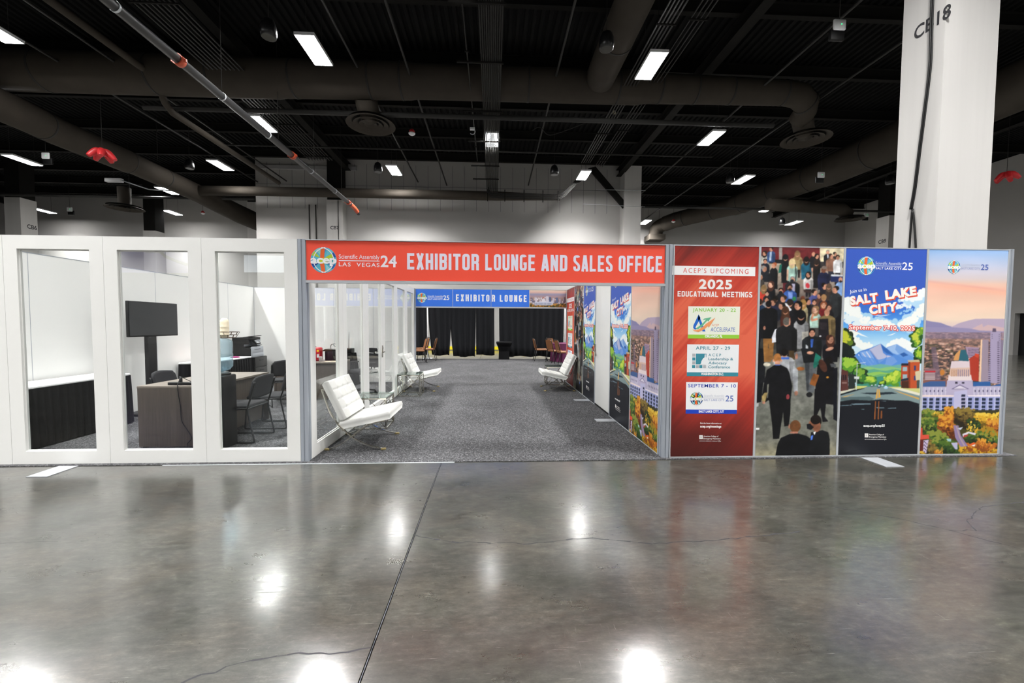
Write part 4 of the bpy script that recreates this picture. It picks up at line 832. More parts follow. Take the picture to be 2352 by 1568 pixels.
# ---- 4: the city at sunset
fn = front_map(PX[3]); R4 = Raster(SW, SH, fn); R4.mx = 2220
R4.vgrad([(570, '8FB9EC'), (590, 'AFC6EA'), (612, 'C6CCE2'), (640, 'DCCDCE'), (652, 'EFC7B4'), (662, 'F2BFAA'), (700, 'F3CDB6'), (735, 'F3DAC4'), (760, 'CDB9C4'), (765, '8C7C92'), (775, '9A8078'), (800, 'B08A72'), (880, 'A08070')])
A = lambda u, v: (1920+u/5.444, 540+v/5.444)
pg = lambda F, P, c, al=1.: R4.poly([F(*p) for p in P], c, al)
X, Z = R4.grid(); nz = R4.noise(2, 9, 2, 11)
zc = fn(2220, 640)[1]; R4.a += ((nz-.5)*16*((Z > fn(2220, 745)[1])))[..., None]*np.array([1, .7, .7])
z1 = fn(2130, 646)[1]; z2 = fn(2318, 668)[1]; zl = z1+(z2-z1)*X/.97; m = np.exp(-((Z-zl)/.016)**2)*(nz*1.2); R4.a = R4.a*(1-.45*m[..., None])+np.array([222, 140, 140])*.45*m[..., None]
m = np.exp(-((Z-zl+.03)/.035)**2)*.5; R4.a = R4.a*(1-m[..., None])+np.array([246, 178, 150])*m[..., None]
# ranges
pg(A, [(1100, 1058), (1200, 1080), (1310, 1095), (1400, 1130), (1470, 1150), (1560, 1160), (2120, 1180), (2120, 1230), (1090, 1230)], '8C86AE')
pg(A, [(1440, 1150), (1540, 1100), (1650, 1068), (1750, 1045), (2120, 1045), (2115, 1210), (1800, 1195), (1650, 1165)], 'B7A6BC'); pg(A, [(1700, 1170), (1830, 1105), (1840, 1150), (1900, 1120), (2115, 1160), (2115, 1210), (1780, 1195)], 'D9B5AE', .7)
pg(A, [(1095, 1150), (1400, 1150), (1680, 1165), (1800, 1190), (2115, 1200), (2110, 1225), (1090, 1225)], '9A90B2', .7)
zt, zb = fn(2220, 763)[1], fn(2220, 885)[1]; reg = (Z < zt) & (Z > zb-.05)
n2 = R4.noise(26, 70, 4, 12); n3 = R4.noise(9, 26, 3, 13); t = np.clip((n2-.35)*2.4, 0, 1)
pal = [(0, (66, 60, 62)), (.3, (120, 92, 84)), (.55, (172, 128, 108)), (.75, (206, 158, 132)), (1, (236, 206, 190))]
tc = np.stack([np.interp(t, [c[0] for c in pal], [c[1][i] for c in pal]) for i in range(3)], -1)
f = np.clip((zt-Z)/.22, .25, 1)[..., None]*reg[..., None]; base = np.where((Z > fn(2220, 778)[1])[..., None], np.array([142, 124, 146]), np.array([168, 132, 122])); R4.a = np.where(reg[..., None], base*(1-f)+tc*f, R4.a)
R4.a = np.where((reg & (n3 < .40) & (Z < fn(2220, 790)[1]))[..., None], R4.a*.62+np.array([10, 16, 10]), R4.a)
pg(A, [(1190, 1400), (1250, 1400), (1330, 1900), (1240, 1900)], '7A6678', .7)
# towers and dome (second crop)
B = lambda u, v: (1920+u/5.444, 800+v/5.444)
pg(B, [(1620, -20), (1790, -10), (1790, 120), (1650, 120)], 'A88FA8')
for k in range(6): pg(B, [(1650, 5+k*20), (1790, 10+k*20), (1790, 16+k*20), (1650, 11+k*20)], '4A4056')
pg(B, [(1665, 130), (1740, 80), (1790, 75), (1785, 410), (1665, 400)], 'AE3A2A'); pg(B, [(1740, 62), (1788, 72), (1780, 120), (1736, 100)], 'D04A30')
pg(B, [(1812, -110), (1910, -110), (1905, 430), (1790, 420)], '9C8C9C'); pg(B, [(1812, -110), (1832, -110), (1812, 420), (1786, 410)], 'EBC6A4')
pg(B, [(1935, -215), (2060, -205), (2055, 440), (1900, 430)], 'A79BB8'); pg(B, [(2060, -110), (2095, -105), (2080, 440), (2050, 440)], '84788E')
for k in range(26):
    y = -180+k*24
    for x in (1905+(k < 3)*25, 2018): pg(B, [(x+(0 if y > -100 else 20), y), (x+28, y), (x+28, y+9), (x+(0 if y > -100 else 20), y+9)], '33283C')
pg(B, [(1960, -250), (2000, -250), (2005, -205), (1955, -205)], '5C5068')
pg(B, [(1110, 250), (1245, 250), (1245, 420), (1105, 410)], '8A6C74'); pg(B, [(1110, 278), (1245, 278), (1245, 298), (1110, 298)], 'C8303A')
for k in range(6): pg(B, [(1115, 308+k*18), (1240, 308+k*18), (1240, 315+k*18), (1115, 315+k*18)], 'D8C6C4')
pg(B, [(1060, 400), (1410, 390), (1400, 470), (1050, 470)], '8A5A50'); R4.ell(*B(1330, 300), 6, 7, 'C8803A'); R4.ell(*B(1440, 310), 5, 6, 'B87434')
# wings
pg(B, [(1050, 445), (1180, 410), (1370, 408), (1370, 475), (1050, 500)], '3F5E92'); pg(B, [(1715, 420), (1930, 412), (1935, 470), (2065, 440), (2065, 500), (1715, 490)], '2F5E9C')
pg(B, [(1050, 480), (2065, 470), (2060, 600), (1045, 600)], 'B9B2CC')
for k in range(20): pg(B, [(1060+k*51, 520), (1085+k*51, 520), (1085+k*51, 545), (1060+k*51, 545)], '4A4468'); pg(B, [(1060+k*51, 490), (1070+k*51, 490), (1070+k*51, 590), (1060+k*51, 590)], 'DAD4E2')
pg(B, [(1390, 400), (1710, 395), (1720, 600), (1370, 600)], 'B9AFCA'); pg(B, [(1440, 510), (1550, 450), (1670, 510)], '6A6088'); pg(B, [(1465, 505), (1550, 462), (1640, 505)], 'DAD2E0')
for x in (1490, 1575): pg(B, [(x, 418), (x+32, 418), (x+32, 440), (x, 440)], '2E2A3C')
pg(B, [(1045, 590), (2060, 590), (2030, 860), (1040, 860)], '9CA2D2'); pg(B, [(1045, 580), (1480, 585), (1470, 605), (1045, 605)], 'F0DCD6'); pg(B, [(1640, 585), (2060, 580), (2060, 602), (1660, 602)], 'EFE4EA')
for cx in list(range(1110, 1460, 80))+list(range(1675, 2050, 86)):
    pg(B, [(cx-32, 605), (cx-24, 605), (cx-28, 850), (cx-36, 850)], 'D6D8F0')
    for r in range(5): y = 620+r*46; pg(B, [(cx-22-r*2, y), (cx+26-r*2, y), (cx+25-r*2, y+32), (cx-23-r*2, y+32)], '233048')
pg(B, [(1480, 540), (1640, 520), (1640, 600), (1630, 830), (1470, 830), (1475, 600)], 'BDBADA')
for r in range(5): y = 575+r*45; pg(B, [(1570, y), (1620, y), (1618, y+30), (1568, y+30)], '252B44')
pg(B, [(1410, 330), (1690, 330), (1700, 400), (1400, 400)], 'E6D6D6'); pg(B, [(1430, 230), (1675, 225), (1680, 345), (1420, 345)], 'D9B8A6')
for k in range(9): pg(B, [(1445+k*26, 262), (1456+k*26, 262), (1456+k*26, 350), (1445+k*26, 350)], '8C7A96' if k > 2 else 'B98A6C')
pg(B, [(1445, 160), (1670, 150), (1675, 240), (1430, 245)], 'DCCBD0'); pg(B, [(1470, 150), (1490, 80), (1540, 20), (1580, 0), (1620, 20), (1650, 90), (1662, 160)], '2F6474'); pg(B, [(1470, 150), (1490, 80), (1540, 25), (1560, 15), (1535, 150)], 'D69A5E')
pg(B, [(1560, 20), (1572, -70), (1592, -70), (1600, 20)], '9A7468'); pg(B, [(1572, -60), (1580, -100), (1590, -60)], '3A4450')
# autumn trees, street and roofs
def puff4(P, rr, cols, seed, n=80):
    r = random.Random(seed)
    for i in range(n):
        t = r.random()*(len(P)-1); k = int(t); q = t-k; u = P[k][0]*(1-q)+P[k+1][0]*q; v = P[k][1]*(1-q)+P[k+1][1]*q; dx, dy = r.uniform(-1, 1), r.uniform(-1, 1)
        c = cols[min(len(cols)-1, max(0, int((1-(dy+1)/2+r.uniform(-.25, .25))*len(cols))))]
        R4.ell(*B(u+dx*rr, v+dy*rr), rr*r.uniform(.12, .34)/5.444, rr*r.uniform(.1, .28)/5.444, c)
OR = ['5A2E14', '8A4A1C', 'B9691F', 'DB9A34']; YE = ['6A5218', 'A8801E', 'D6A52A', 'EBC64A']; GR = ['1C2C1A', '2F4A20', '4E6C28', '86903A']; BR = ['2A2218', '4A3A20', '6E5A2C', '8A7434']
zz = fn(2220, 942)[1]; R4.a = np.where((Z < zz)[..., None] & (R4.a[..., 2:] > 0), R4.a*0+np.array([60, 58, 34]), R4.a)
pg(B, [(1040, 850), (2040, 850), (2035, 1360), (1010, 1360)], '46421F')
puff4([(1060, 860), (1150, 830), (1260, 870), (1330, 880)], 75, GR, 1, 260); puff4([(1100, 960), (1200, 930), (1230, 1000), (1100, 1060)], 80, GR, 2, 260); puff4([(1230, 820), (1330, 830)], 34, YE, 3, 60)
puff4([(1410, 770), (1420, 830), (1400, 900)], 58, OR[1:], 4, 240); puff4([(1370, 900), (1360, 1000), (1440, 1050)], 85, OR, 5, 380); puff4([(1560, 830), (1640, 860), (1660, 930)], 90, BR, 6, 300)
puff4([(1800, 880), (1900, 900), (1980, 880)], 75, YE, 7, 280); puff4([(1960, 950), (2000, 1040)], 80, OR, 8, 300); puff4([(1700, 950), (1760, 1010), (1700, 1060)], 70, YE[1:]+GR[:2], 9, 260); puff4([(1850, 1060), (1930, 1130), (1990, 1180)], 90, GR+YE[1:2], 10, 340)
puff4([(1220, 1120), (1280, 1180), (1330, 1250)], 100, GR, 11, 420); puff4([(1120, 1200), (1180, 1300), (1260, 1330)], 80, BR, 12, 260); puff4([(1420, 1240), (1540, 1300)], 80, GR[:3], 13, 260); puff4([(1620, 1260), (1760, 1290), (1980, 1280)], 90, YE[:3]+OR[1:3], 14, 460); puff4([(1650, 1110), (1720, 1130)], 60, GR[:3], 15, 160); puff4([(1020, 1300), (1080, 1330)], 50, YE, 16, 120); puff4([(1260, 1290), (1300, 1320)], 40, OR[2:], 17, 60); puff4([(1800, 1180), (1880, 1240)], 60, OR[1:], 18, 160)
pg(B, [(1470, 960), (1530, 960), (1560, 1080), (1650, 1220), (1560, 1230), (1490, 1110)], '8E7CA2'); pg(B, [(1500, 970), (1512, 970), (1560, 1120), (1620, 1220), (1600, 1220), (1540, 1110)], 'B59E9E')
pg(B, [(1020, 1000), (1080, 990), (1085, 1080), (1165, 1080), (1165, 1130), (1015, 1140)], 'D8503C'); pg(B, [(1015, 1140), (1100, 1135), (1095, 1280), (1010, 1290)], '5E2420'); pg(B, [(1095, 1150), (1160, 1140), (1130, 1310), (1090, 1290)], 'C9B8D6')
for k in range(10): R4.ell(*B(1105+(k % 3)*16, 1165+k*14), 1.6, 1.4, '2A2438')
for P, c in (([(1440, 1180), (1520, 1175), (1520, 1260), (1490, 1260)], 'B9B6D6'), ([(1580, 1070), (1660, 1040), (1750, 1060), (1740, 1085), (1660, 1060), (1590, 1110)], 'D9D4E2'), ([(1600, 1085), (1660, 1070), (1640, 1100), (1590, 1115)], 'B03A34'), ([(1650, 1205), (1730, 1170), (1745, 1195), (1690, 1215)], 'E0602E'), ([(1690, 1215), (1745, 1197), (1735, 1225)], 'EAE4DE'), ([(1380, 1130), (1440, 1130), (1440, 1165), (1400, 1160)], '9CC6C8'), ([(1520, 1000), (1590, 980), (1560, 1020)], 'C8D0DE')): pg(B, P, c)
R4.blur(1)
ME4 = R4.mesh('printed_picture')
V = Vec(fn)
logo_row(V, 2191, 613, 14.5, ('Scientific Assembly', 'SALT LAKE CITY'), '25', 2206.5, 2251, (609.5, 610.3), (618.5, 619), 2252.5, 2269.5, 12.5, 'C4CCDE', '8E9AC8', 4.6, 0.)
V.text('25', (2252.5, 619.5), (2269.5, 620.2), 12.5, '4E66B4', 3, bold=.01)
MV4 = V.mesh('lettering')

def poster(label, loc, rz, me, mv):
    t = thing('graphic_wall_panel', label, 'poster', loc, rz)
    obj('panel_board', MB().box(.012, .988, .003, .04, .01, H-.01), 'white_panel', t)
    obj('edge_profile', MB().box(0, .012, -.002, .045, 0, H).box(.988, 1, -.002, .045, 0, H).box(.012, .988, -.002, .045, 0, .011).box(.012, .988, -.002, .045, H-.011, H), 'alu_light', t)
    o = obj('printed_picture', me, None, t); o.location = (SX, .0, SZ)
    if mv: o = obj('lettering', mv, None, t); o.location = (SX, -.0003, SZ)
    return t
D = ('red poster listing 2025 educational meetings', 'poster of a dense crowd of people seen from above', 'blue Salt Lake City poster with painted mountains and street', 'sunset photo poster of the domed capitol and autumn trees')
pst = [poster(D[k]+', on the front of the booth', (PX[k], 0, CT), 0, m_, v_) for k, (m_, v_) in enumerate(((ME1, MV1), (ME2, None), (ME3, MV3), (ME4, MV4)))]
Y0 = .118
inner = [(3, 0, 'nearest panel inside the corridor\'s right wall'), (2, 1, 'inside the corridor, nearer side of the white door'), (2, 3, 'inside the corridor, farther side of the white door'),
         (1, 4, 'inside the corridor, between the blue poster and the red one'), (0, 5, 'inside the corridor, behind the far white chair')]
for k, y, lb in inner: dup(pst[k], (RW, Y0+y+1, CT), -PI/2, D[k]+', '+lb)
# the white door in the right wall
t = thing('hinged_door', 'plain white door with chrome lever in the corridor\'s poster wall', 'door', (RW, Y0+3, CT), -PI/2)
obj('door_frame', MB().box(0, .02, -.004, .045, 0, H).box(.98, 1, -.004, .045, 0, H).box(.02, .98, -.004, .045, H-.03, H), 'alu', t)
lf = obj('door_leaf', MB().bbox(.024, .976, .004, .04, .035, H-.034, .003), 'white_frame', t)
obj('door_sweep', MB().box(.03, .97, .0, .035, .012, .033), 'dark', t)
pl = obj('lock_plate', MB().bbox(.035, .08, -.014, .004, .93, 1.15, .004), 'chrome', t)
obj('lever_handle', MB().tube([(.058, -.014, 1.02), (.058, -.06, 1.02)], .011, 8).tube([(.058, -.06, 1.02), (.17, -.06, 1.02)], .01, 8), 'chrome', pl)
# ---- header over the entrance
t = thing('entrance_header', 'long red header banner reading exhibitor lounge and sales office', 'sign', (0, 0, CT))
obj('header_board', MB().box(.002, RW-.002, .012, .05, 1.985, H-.008), 'white_panel', t)
obj('header_rail', MB().box(0, RW, 0, .06, H-.008, H).box(0, RW, 0, .06, 1.955, 1.983), 'alu_light', t)
fh = lambda px, py: (lambda p: (p[0], p[2]-CT))(at(px, py, Y=.006))
V = Vec(fh); V.poly_l([(.006, 1.987), (RW-.006, 1.987), (RW-.006, H-.010), (.006, H-.010)], 'FB5843', 0); o = obj('printed_banner', V.mesh('banner'), None, t); o.location = (0, .009, 0); V = Vec(fh)
A0, A1 = V.fn(743, 597), V.fn(773, 597.3); logo(V, A0[0], A0[1], A1[0]-A0[0])
V.text('Scientific Assembly', (778, 593.5), (871.5, 595), 9.5, 'F3EFF8', 1, bold=.002)
V.poly([(778, 597.2), (871.5, 598.5), (871.5, 600.3), (778, 599)], 'F3EFF8', 1)
V.text('LAS  VEGAS', (778, 611), (871.5, 613), 9, 'F3EFF8', 1, bold=.012, space=1.2)
V.text('24', (874, 613), (911, 613.8), 26.5, 'F3EFF8', 1, bold=.02)
for wd, x0, x1 in (('EXHIBITOR', 935, 1100), ('LOUNGE', 1114.5, 1229.5), ('AND', 1243.5, 1303), ('SALES', 1317, 1407), ('OFFICE', 1421, 1521)):
    y0, y1 = 618.5+(x0-935)*.0117, 618.5+(x1-935)*.0117
    V.block(wd, (x0, y0), (x1, y1), 37.5, 'E9E6F6', 1)
o = obj('lettering', V.mesh('lettering'), None, t); o.location = (0, .009, 0)
# ---- blue header at the far end
t = thing('far_header', 'blue header banner reading exhibitor lounge at the corridor\'s far end', 'sign', (0, 6.10, CT))
YB = 6.10; fb = lambda px, py: (lambda p: (p[0], p[2]-CT))(at(px, py, Y=YB))
zb0 = fb(1040, 704)[1]
obj('header_rail', MB().box(0, RW, 0, .04, H-.012, H).box(0, RW, 0, .04, zb0-.03, zb0), 'alu_light', t)
xs = [.03, .994, 1.958, 2.925, RW-.03]
xs = [.03, fb(1040, 690)[0], fb(1128, 690)[0], fb(1216, 690)[0], RW-.01]
for k in range(4): obj('header_panel', MB().box(xs[k]+.003, xs[k+1]-.003, .006, .03, zb0, H-.012), 'white_panel', t)
V = Vec(fb)
for k in range(3): V.poly_l([(xs[k]+.006, zb0+.002), (xs[k+1]-.006, zb0+.002), (xs[k+1]-.006, H-.014), (xs[k]+.006, H-.014)], '3F7DEE', 0)
o = obj('printed_banner', V.mesh('banner'), None, t); o.location = (0, .004, 0); V = Vec(fb)
A0, A1 = V.fn(969, 683.5), V.fn(980.5, 683.5); logo(V, A0[0], A0[1], A1[0]-A0[0])
V.text('Scientific Assembly', (982, 681.7), (1017, 682), 3.8, 'E6EEFC', 1, bold=.01); V.text('SALT LAKE CITY', (982, 688.2), (1017, 688.5), 3.2, 'FAFBFE', 1, bold=.03)
V.poly([(982, 683.2), (1017, 683.5), (1017, 684.2), (982, 683.9)], 'E6EEFC', 1); V.text('25', (1018, 688.7), (1032, 688.9), 10.5, 'FAFBFE', 1, bold=.02)
for wd, x0, x1 in (('EXHIBITO', 1047, 1124), ('R', 1130, 1137), ('LOUNGE', 1148, 1210)):
    V.block(wd, (x0, 691.5+(x0-1047)*.011), (x1, 691.5+(x1-1047)*.011), 15.8, 'FAFBFF', 1, t=.19, gap=.24)
o = obj('lettering', V.mesh('lettering'), None, t); o.location = (0, .004, 0)
RC = Raster(xs[4]-xs[3]-.012, H-.014-zb0, lambda px, py: (lambda p: (p[0]-xs[3]-.006, p[1]-zb0))(fb(px, py)), 90., .008); RC.mx = 1260
RC.vgrad([(666, 'F3E2D2'), (671, 'EFC4B4'), (676, '9C9AB8'), (681, 'B59AA0'), (686, 'A88C84'), (694, '8A7C84'), (700, '7C6A50'), (705, '5A5030')])
pgc = lambda P, c, al=1.: RC.poly(P, c, al)
r = random.Random(3)
for k in range(90): x = r.uniform(1217, 1303); y = r.uniform(682, 695); RC.rect(x, y, x+r.uniform(1, 4), y+r.uniform(1, 5), r.choice(['D9D2DC', 'A9A6C0', '6E6A84', 'C9A48C', 'EDE6EA', '8C8498']))
for x, y0, w, c in ((1229, 684, 5, 'DAD2DE'), (1247, 683, 3, 'C85A3C'), (1254, 680, 6, 'D6D2E0'), (1261, 682, 5, '5A6890'), (1269, 684, 4, 'C9C4D6'), (1277, 683, 5, '6A7498'), (1284, 686, 4, 'B0A8C0'), (1296, 682, 3, '6A5A66')): RC.rect(x, y0, x+w, 696, c)
RC.rect(1228, 693, 1270, 701, 'D6DAEA'); [RC.rect(1229+k*3, 695, 1230.5+k*3, 700, '7A86A8') for k in range(13)]; RC.poly([(1243, 693), (1245, 688), (1249, 684), (1252, 688), (1254, 693)], 'E6E2EA')
for k in range(120): x = r.uniform(1216, 1304); RC.ell(x, r.uniform(698 if not 1226 < x < 1272 else 701.5, 706), 2, 1.3, r.choice(['4A4420', 'C98A30', '3A4A22', '8A5A24', 'D9A040']))
o = obj('printed_picture', RC.mesh('city_strip'), None, t); o.location = (xs[3]+.006, .003, zb0+.001)
# ================================================================== foot plates
def plate(label, P, loc=(0, 0)):
    cx = sum(p[0] for p in P)/4; cy = sum(p[1] for p in P)/4; z0 = CT if cy > 0 else 0
    o = obj('foot_plate', MB().prism([(x-cx, y-cy) for x, y in P], 'z', 0, .006), 'steel_plate'); o.location = (cx, cy, z0+.0002)
    tag(o, label, 'foot plate')
plate('steel foot plate under the white door\'s near edge in the corridor', [(3.65, 1.72), (3.95, 1.72), (3.95, 1.90), (3.65, 1.90)])
plate('steel foot plate under the farther blue poster in the corridor', [(3.65, 3.43), (3.95, 3.43), (3.95, 3.61), (3.65, 3.61)])
plate('steel foot plate on the concrete below the left glass panels', [(-2.56, -.36), (-2.36, -.36), (-2.36, -.055), (-2.56, -.055)])
plate('steel foot plate on the concrete below the blue poster', [(6.28, -.36), (6.49, -.36), (6.49, -.055), (6.28, -.055)])

# ================================================================== tufted white lounge chairs (local: front +x, width along y)
def cushion(L, Wd, T, nu, nv, wav=.022):
    """pad L x Wd, T thick, buttoned on top; z up"""
    NU, NV = 60, 56; vs = []; fs = []
    def hgt(u, v):
        e = min(u, 1-u)*L; g = min(v, 1-v)*Wd; ed = min(1, e/.03)*.5+.5; eg = min(1, g/.03)*.5+.5
        h = T*(.93+.07*math.sqrt(max(0, min(1, e/.02)*min(1, g/.02))))
        cu = abs(math.sin(PI*nu*u)); cv = abs(math.sin(PI*nv*v))
        seam = wav*(math.exp(-(cu/.22)**2)+math.exp(-(cv/.22)**2))*.45
        but = wav*1.3*math.exp(-((cu/.4)**2+(cv/.4)**2))
        if e < .02 or g < .02: seam = but = 0
        return h-seam-but
    for j in range(NV+1):
        for i in range(NU+1): vs.append((i/NU*L, j/NV*Wd-Wd/2, hgt(i/NU, j/NV)))
    n = len(vs)
    for j in range(NV):
        for i in range(NU): a = j*(NU+1)+i; fs.append((a, a+1, a+NU+2, a+NU+1))
    ring = [i for i in range(NU+1)]+[j*(NU+1)+NU for j in range(1, NV+1)]+[NV*(NU+1)+i for i in range(NU-1, -1, -1)]+[j*(NU+1) for j in range(NV-1, 0, -1)]
    low = []; mid = []
    for idx in ring:
        x, y, z = vs[idx]; mid.append(len(vs)); vs.append((x+(.004 if x > L/2 else -.004), y+(.004 if y > 0 else -.004), T*.55))
    for idx in ring: x, y, z = vs[idx]; low.append(len(vs)); vs.append((min(max(x, .012), L-.012), min(max(y, -Wd/2+.012), Wd/2-.012), 0))
    m = len(ring)
    for k in range(m): q = (k+1) % m; fs += [(ring[q], ring[k], mid[k], mid[q]), (mid[q], mid[k], low[k], low[q])]
    fs.append(tuple(low))
    return vs, fs
def place(vs, o, ex, ez):
    """x axis -> ex, z axis -> ez (2-D directions in the xz plane), origin o"""
    return [(o[0]+x*ex[0]+z*ez[0], y, o[1]+x*ex[1]+z*ez[1]) for x, y, z in vs]
def unit(a, b): L = math.hypot(a, b); return (a/L, b/L)
def lounge_chair(label, loc, rz):
    t = thing('lounge_chair', label, 'chair', loc, rz)
    ex = unit(.75-.17, .425-.30); vs, fs = cushion(.60, .70, .095, 5, 4); sc = MB().add(place(vs, (.175, .245), ex, (-ex[1], ex[0])), fs, True); obj('seat_cushion', sc, 'leather', t)
    eb = unit(-.02-.185, .79-.36); vs, fs = cushion(.50, .70, .095, 4, 4)
    ez = (eb[1], -eb[0]); obj('back_cushion', MB().add(place(vs, (.165, .345), eb, ez), fs, True), 'leather', t)
    for sd, y in enumerate((-.35, .35)):
        A = smooth_path([(-.045, y, .735), (-.005, y, .62), (.05, y, .46), (.12, y, .345), (.20, y, .255), (.30, y, .165), (.40, y, .10), (.53, y, .045), (.66, y, .018)], 5)
        Bp = smooth_path([(.70, y, .355), (.56, y, .325), (.45, y, .28), (.36, y, .215), (.30, y, .165), (.21, y, .095), (.12, y, .045), (.03, y, .014)], 5)
        f = MB()
        for Q in (A, Bp):       # flat bar 11 x 30 mm
            n = len(Q); vv = []
            for i, p in enumerate(Q):
                d = Q[min(i+1, n-1)]-Q[max(i-1, 0)]; d = d/np.linalg.norm(d); nn = np.array([-d[2], 0, d[0]])
                for a, b in ((-1, -1), (1, -1), (1, 1), (-1, 1)): vv.append(p+nn*a*.006+np.array([0, b*.015, 0]))
            f.add(vv, [(4*i+k, 4*i+(k+1) % 4, 4*i+4+(k+1) % 4, 4*i+4+k) for i in range(n-1) for k in range(4)]+[(0, 3, 2, 1), (4*n-4, 4*n-3, 4*n-2, 4*n-1)])
        fo = obj('side_frame', f, 'chrome', t)
        for x in (.675, .012): obj('foot_glide', MB().bbox(x-.028, x+.03, y-.017, y+.017, .0, .022, .004), 'brass_foot', fo)
    for x, z in ((-.04, .72), (.33, .175), (.68, .345), (.19, .24)): obj('cross_bar', MB().box(x-.006, x+.006, -.345, .345, z-.012, z+.012), 'chrome', t)
    for k in range(6): x = .25+k*.08; obj('strap', MB().box(x, x+.03, -.33, .33, .238+(x-.17)*.215, .242+(x-.17)*.215), 'leather', t)
    for k in range(5): z = .38+k*.075; x = .158-(z-.36)*.47; obj('strap', MB().box(x-.012, x-.008, -.33, .33, z, z+.012), 'leather', t)
    return t
ch = lounge_chair('white tufted chrome lounge chair nearest the camera, at the left glass wall', (.03, .75, CT), 0)
dup(ch, (.03, 4.97, CT), 0, 'white tufted lounge chair farther back at the left glass wall, partly behind a glass table')
dup(ch, (3.885, 4.98, CT), PI, 'white tufted lounge chair on the right side, facing left, before the posters')
def glass_table(label, loc, rz=0):
    t = thing('side_table', label, 'table', loc, rz); w = .235; h = .455; b = .009
    obj('glass_top', MB().box(-w-.003, w+.003, -w-.003, w+.003, h, h+.010), 'glass_green', t)
    for z0, nm in ((h-.024, 'top_frame'), (.0, 'bottom_frame')):
        f = MB()
        for s in (-1, 1): f.box(-w, w, s*w-b*(s > 0)*2, s*w+b*(s < 0)*2, z0, z0+.020).box(s*w-b*(s > 0)*2, s*w+b*(s < 0)*2, -w, w, z0, z0+.020)
        obj(nm, f, 'chrome', t)
    for sx in (-1, 1):
        for sy in (-1, 1): obj('leg', MB().box(sx*w-(sx > 0)*.02, sx*w+(sx < 0)*.02, sy*w-(sy > 0)*.02, sy*w+(sy < 0)*.02, .0, h), 'chrome', t)
    for s in (-1, 1):       # bent braces on each side
        c = MB(); q = s*(w-.009)
        c.tube([(-w+.02, q, h-.03), (-.05, q, .24), (-w+.02, q, .03)], .007, 6).tube([(w-.02, q, h-.03), (.05, q, .24), (w-.02, q, .03)], .007, 6).tube([(-.05, q, .24), (.05, q, .24)], .007, 6)
        c.tube([(q, -w+.02, h-.03), (q, .0, .22), (q, -w+.02, .03)], .007, 6).tube([(q, w-.02, h-.03), (q, .0, .22), (q, w-.02, .03)], .007, 6).tube([(q, 0, .22), (q, 0, h-.03)], .006, 6)
        obj('brace', c, 'chrome', t)
    return t
gt = glass_table('glass topped chrome side table beside the nearest white chair', (.262, 1.58, CT))
dup(gt, (.27, 4.24, CT), None, 'glass topped chrome side table in front of the second left white chair')
dup(gt, (3.60, 5.78, CT), None, 'glass topped chrome side table behind the right white chair')

# ================================================================== office furniture
def skirted_table(label, x0, x1, y0, y1, h=.75, top='white_cloth', rnd=1, pitch=.085):
    cx, cy = (x0+x1)/2, (y0+y1)/2; a, b = (x1-x0)/2, (y1-y0)/2
    t = thing('skirted_table', label, 'table', (cx, cy, CT)); r = random.Random(rnd)
    obj('table_top', MB().bbox(-a, a, -b, b, h-.03, h, .006), top, t)
    P = []; per = [(-a, -b), (a, -b), (a, b), (-a, b)]
    for k in range(4):
        p, q = per[k], per[(k+1) % 4]; L = math.dist(p, q); n = int(L/.0125); nx, ny = (q[1]-p[1])/L, -(q[0]-p[0])/L
        ph = 0
        for i in range(n):
            s = i/n; ph += .0125/pitch*2*PI*r.uniform(.6, 1.4); d = math.sin(ph)*.5+.5
            P.append((p[0]+(q[0]-p[0])*s, p[1]+(q[1]-p[1])*s, nx, ny, d))
    m = MB(); vs = []; n = len(P); zs = [(h-.028, .004, .003), (h*.72, .006, .016), (h*.35, .008, .028), (.012, .010, .036)]
    for z, off, am in zs: vs += [(p[0]+p[2]*(off+am*p[4]), p[1]+p[3]*(off+am*p[4]), z) for p in P]
    m.add(vs, [(l*n+i, l*n+(i+1) % n, (l+1)*n+(i+1) % n, (l+1)*n+i) for l in range(3) for i in range(n)], True)
    obj('skirt', m, 'black_cloth', t)
    return t
skirted_table('long table with white top and black pleated skirt behind the left glass panel', -3.955, -3.44, .16, 1.86, rnd=2)
skirted_table('second skirted table with white top, against the left wall beside the printer', -3.955, -3.50, 3.50, 5.05, rnd=3)
# grey laminate desk
def desk(label, x0, x1, y0, y1, h=.75):
    cx, cy = (x0+x1)/2, (y0+y1)/2; a, b = (x1-x0)/2, (y1-y0)/2; t = thing('office_desk', label, 'desk', (cx, cy, CT))
    obj('desk_top', MB().bbox(-a, a, -b, b, h-.028, h, .002), 'wood_top', t)
    if b > a:
        for s in (-1, 1): obj('end_panel', MB().box(-a+.005, a-.005, s*b-(s > 0)*.028, s*b+(s < 0)*.028, .012, h-.028), 'wood', t)
        obj('modesty_panel', MB().box(a-.09, a-.065, -b+.03, b-.03, .05, h-.028), 'wood', t)
    else:
        for s in (-1, 1): obj('end_panel', MB().box(s*a-(s > 0)*.028, s*a+(s < 0)*.028, -b+.005, b-.005, .012, h-.028), 'wood', t)
        obj('modesty_panel', MB().box(-a+.03, a-.03, -b+.03, -b+.055, .03, h-.028), 'wood', t)
    obj('levelling_foot', MB().box(-a+.04, -a+.09, -b+.01, -b+.03, 0, .012).box(a-.09, a-.04, -b+.01, -b+.03, 0, .012).box(-a+.04, -a+.09, b-.03, b-.01, 0, .012).box(a-.09, a-.04, b-.03, b-.01, 0, .012), 'dark', t)
    return t
desk('grey wood desk seen end-on behind the second glass panel, power strip on it', -2.26, -1.49, .56, 2.02)
desk('low grey wood desk carrying the red case, seen through the side glass', -2.26, -1.02, 3.62, 4.30)
zt = CT+.75
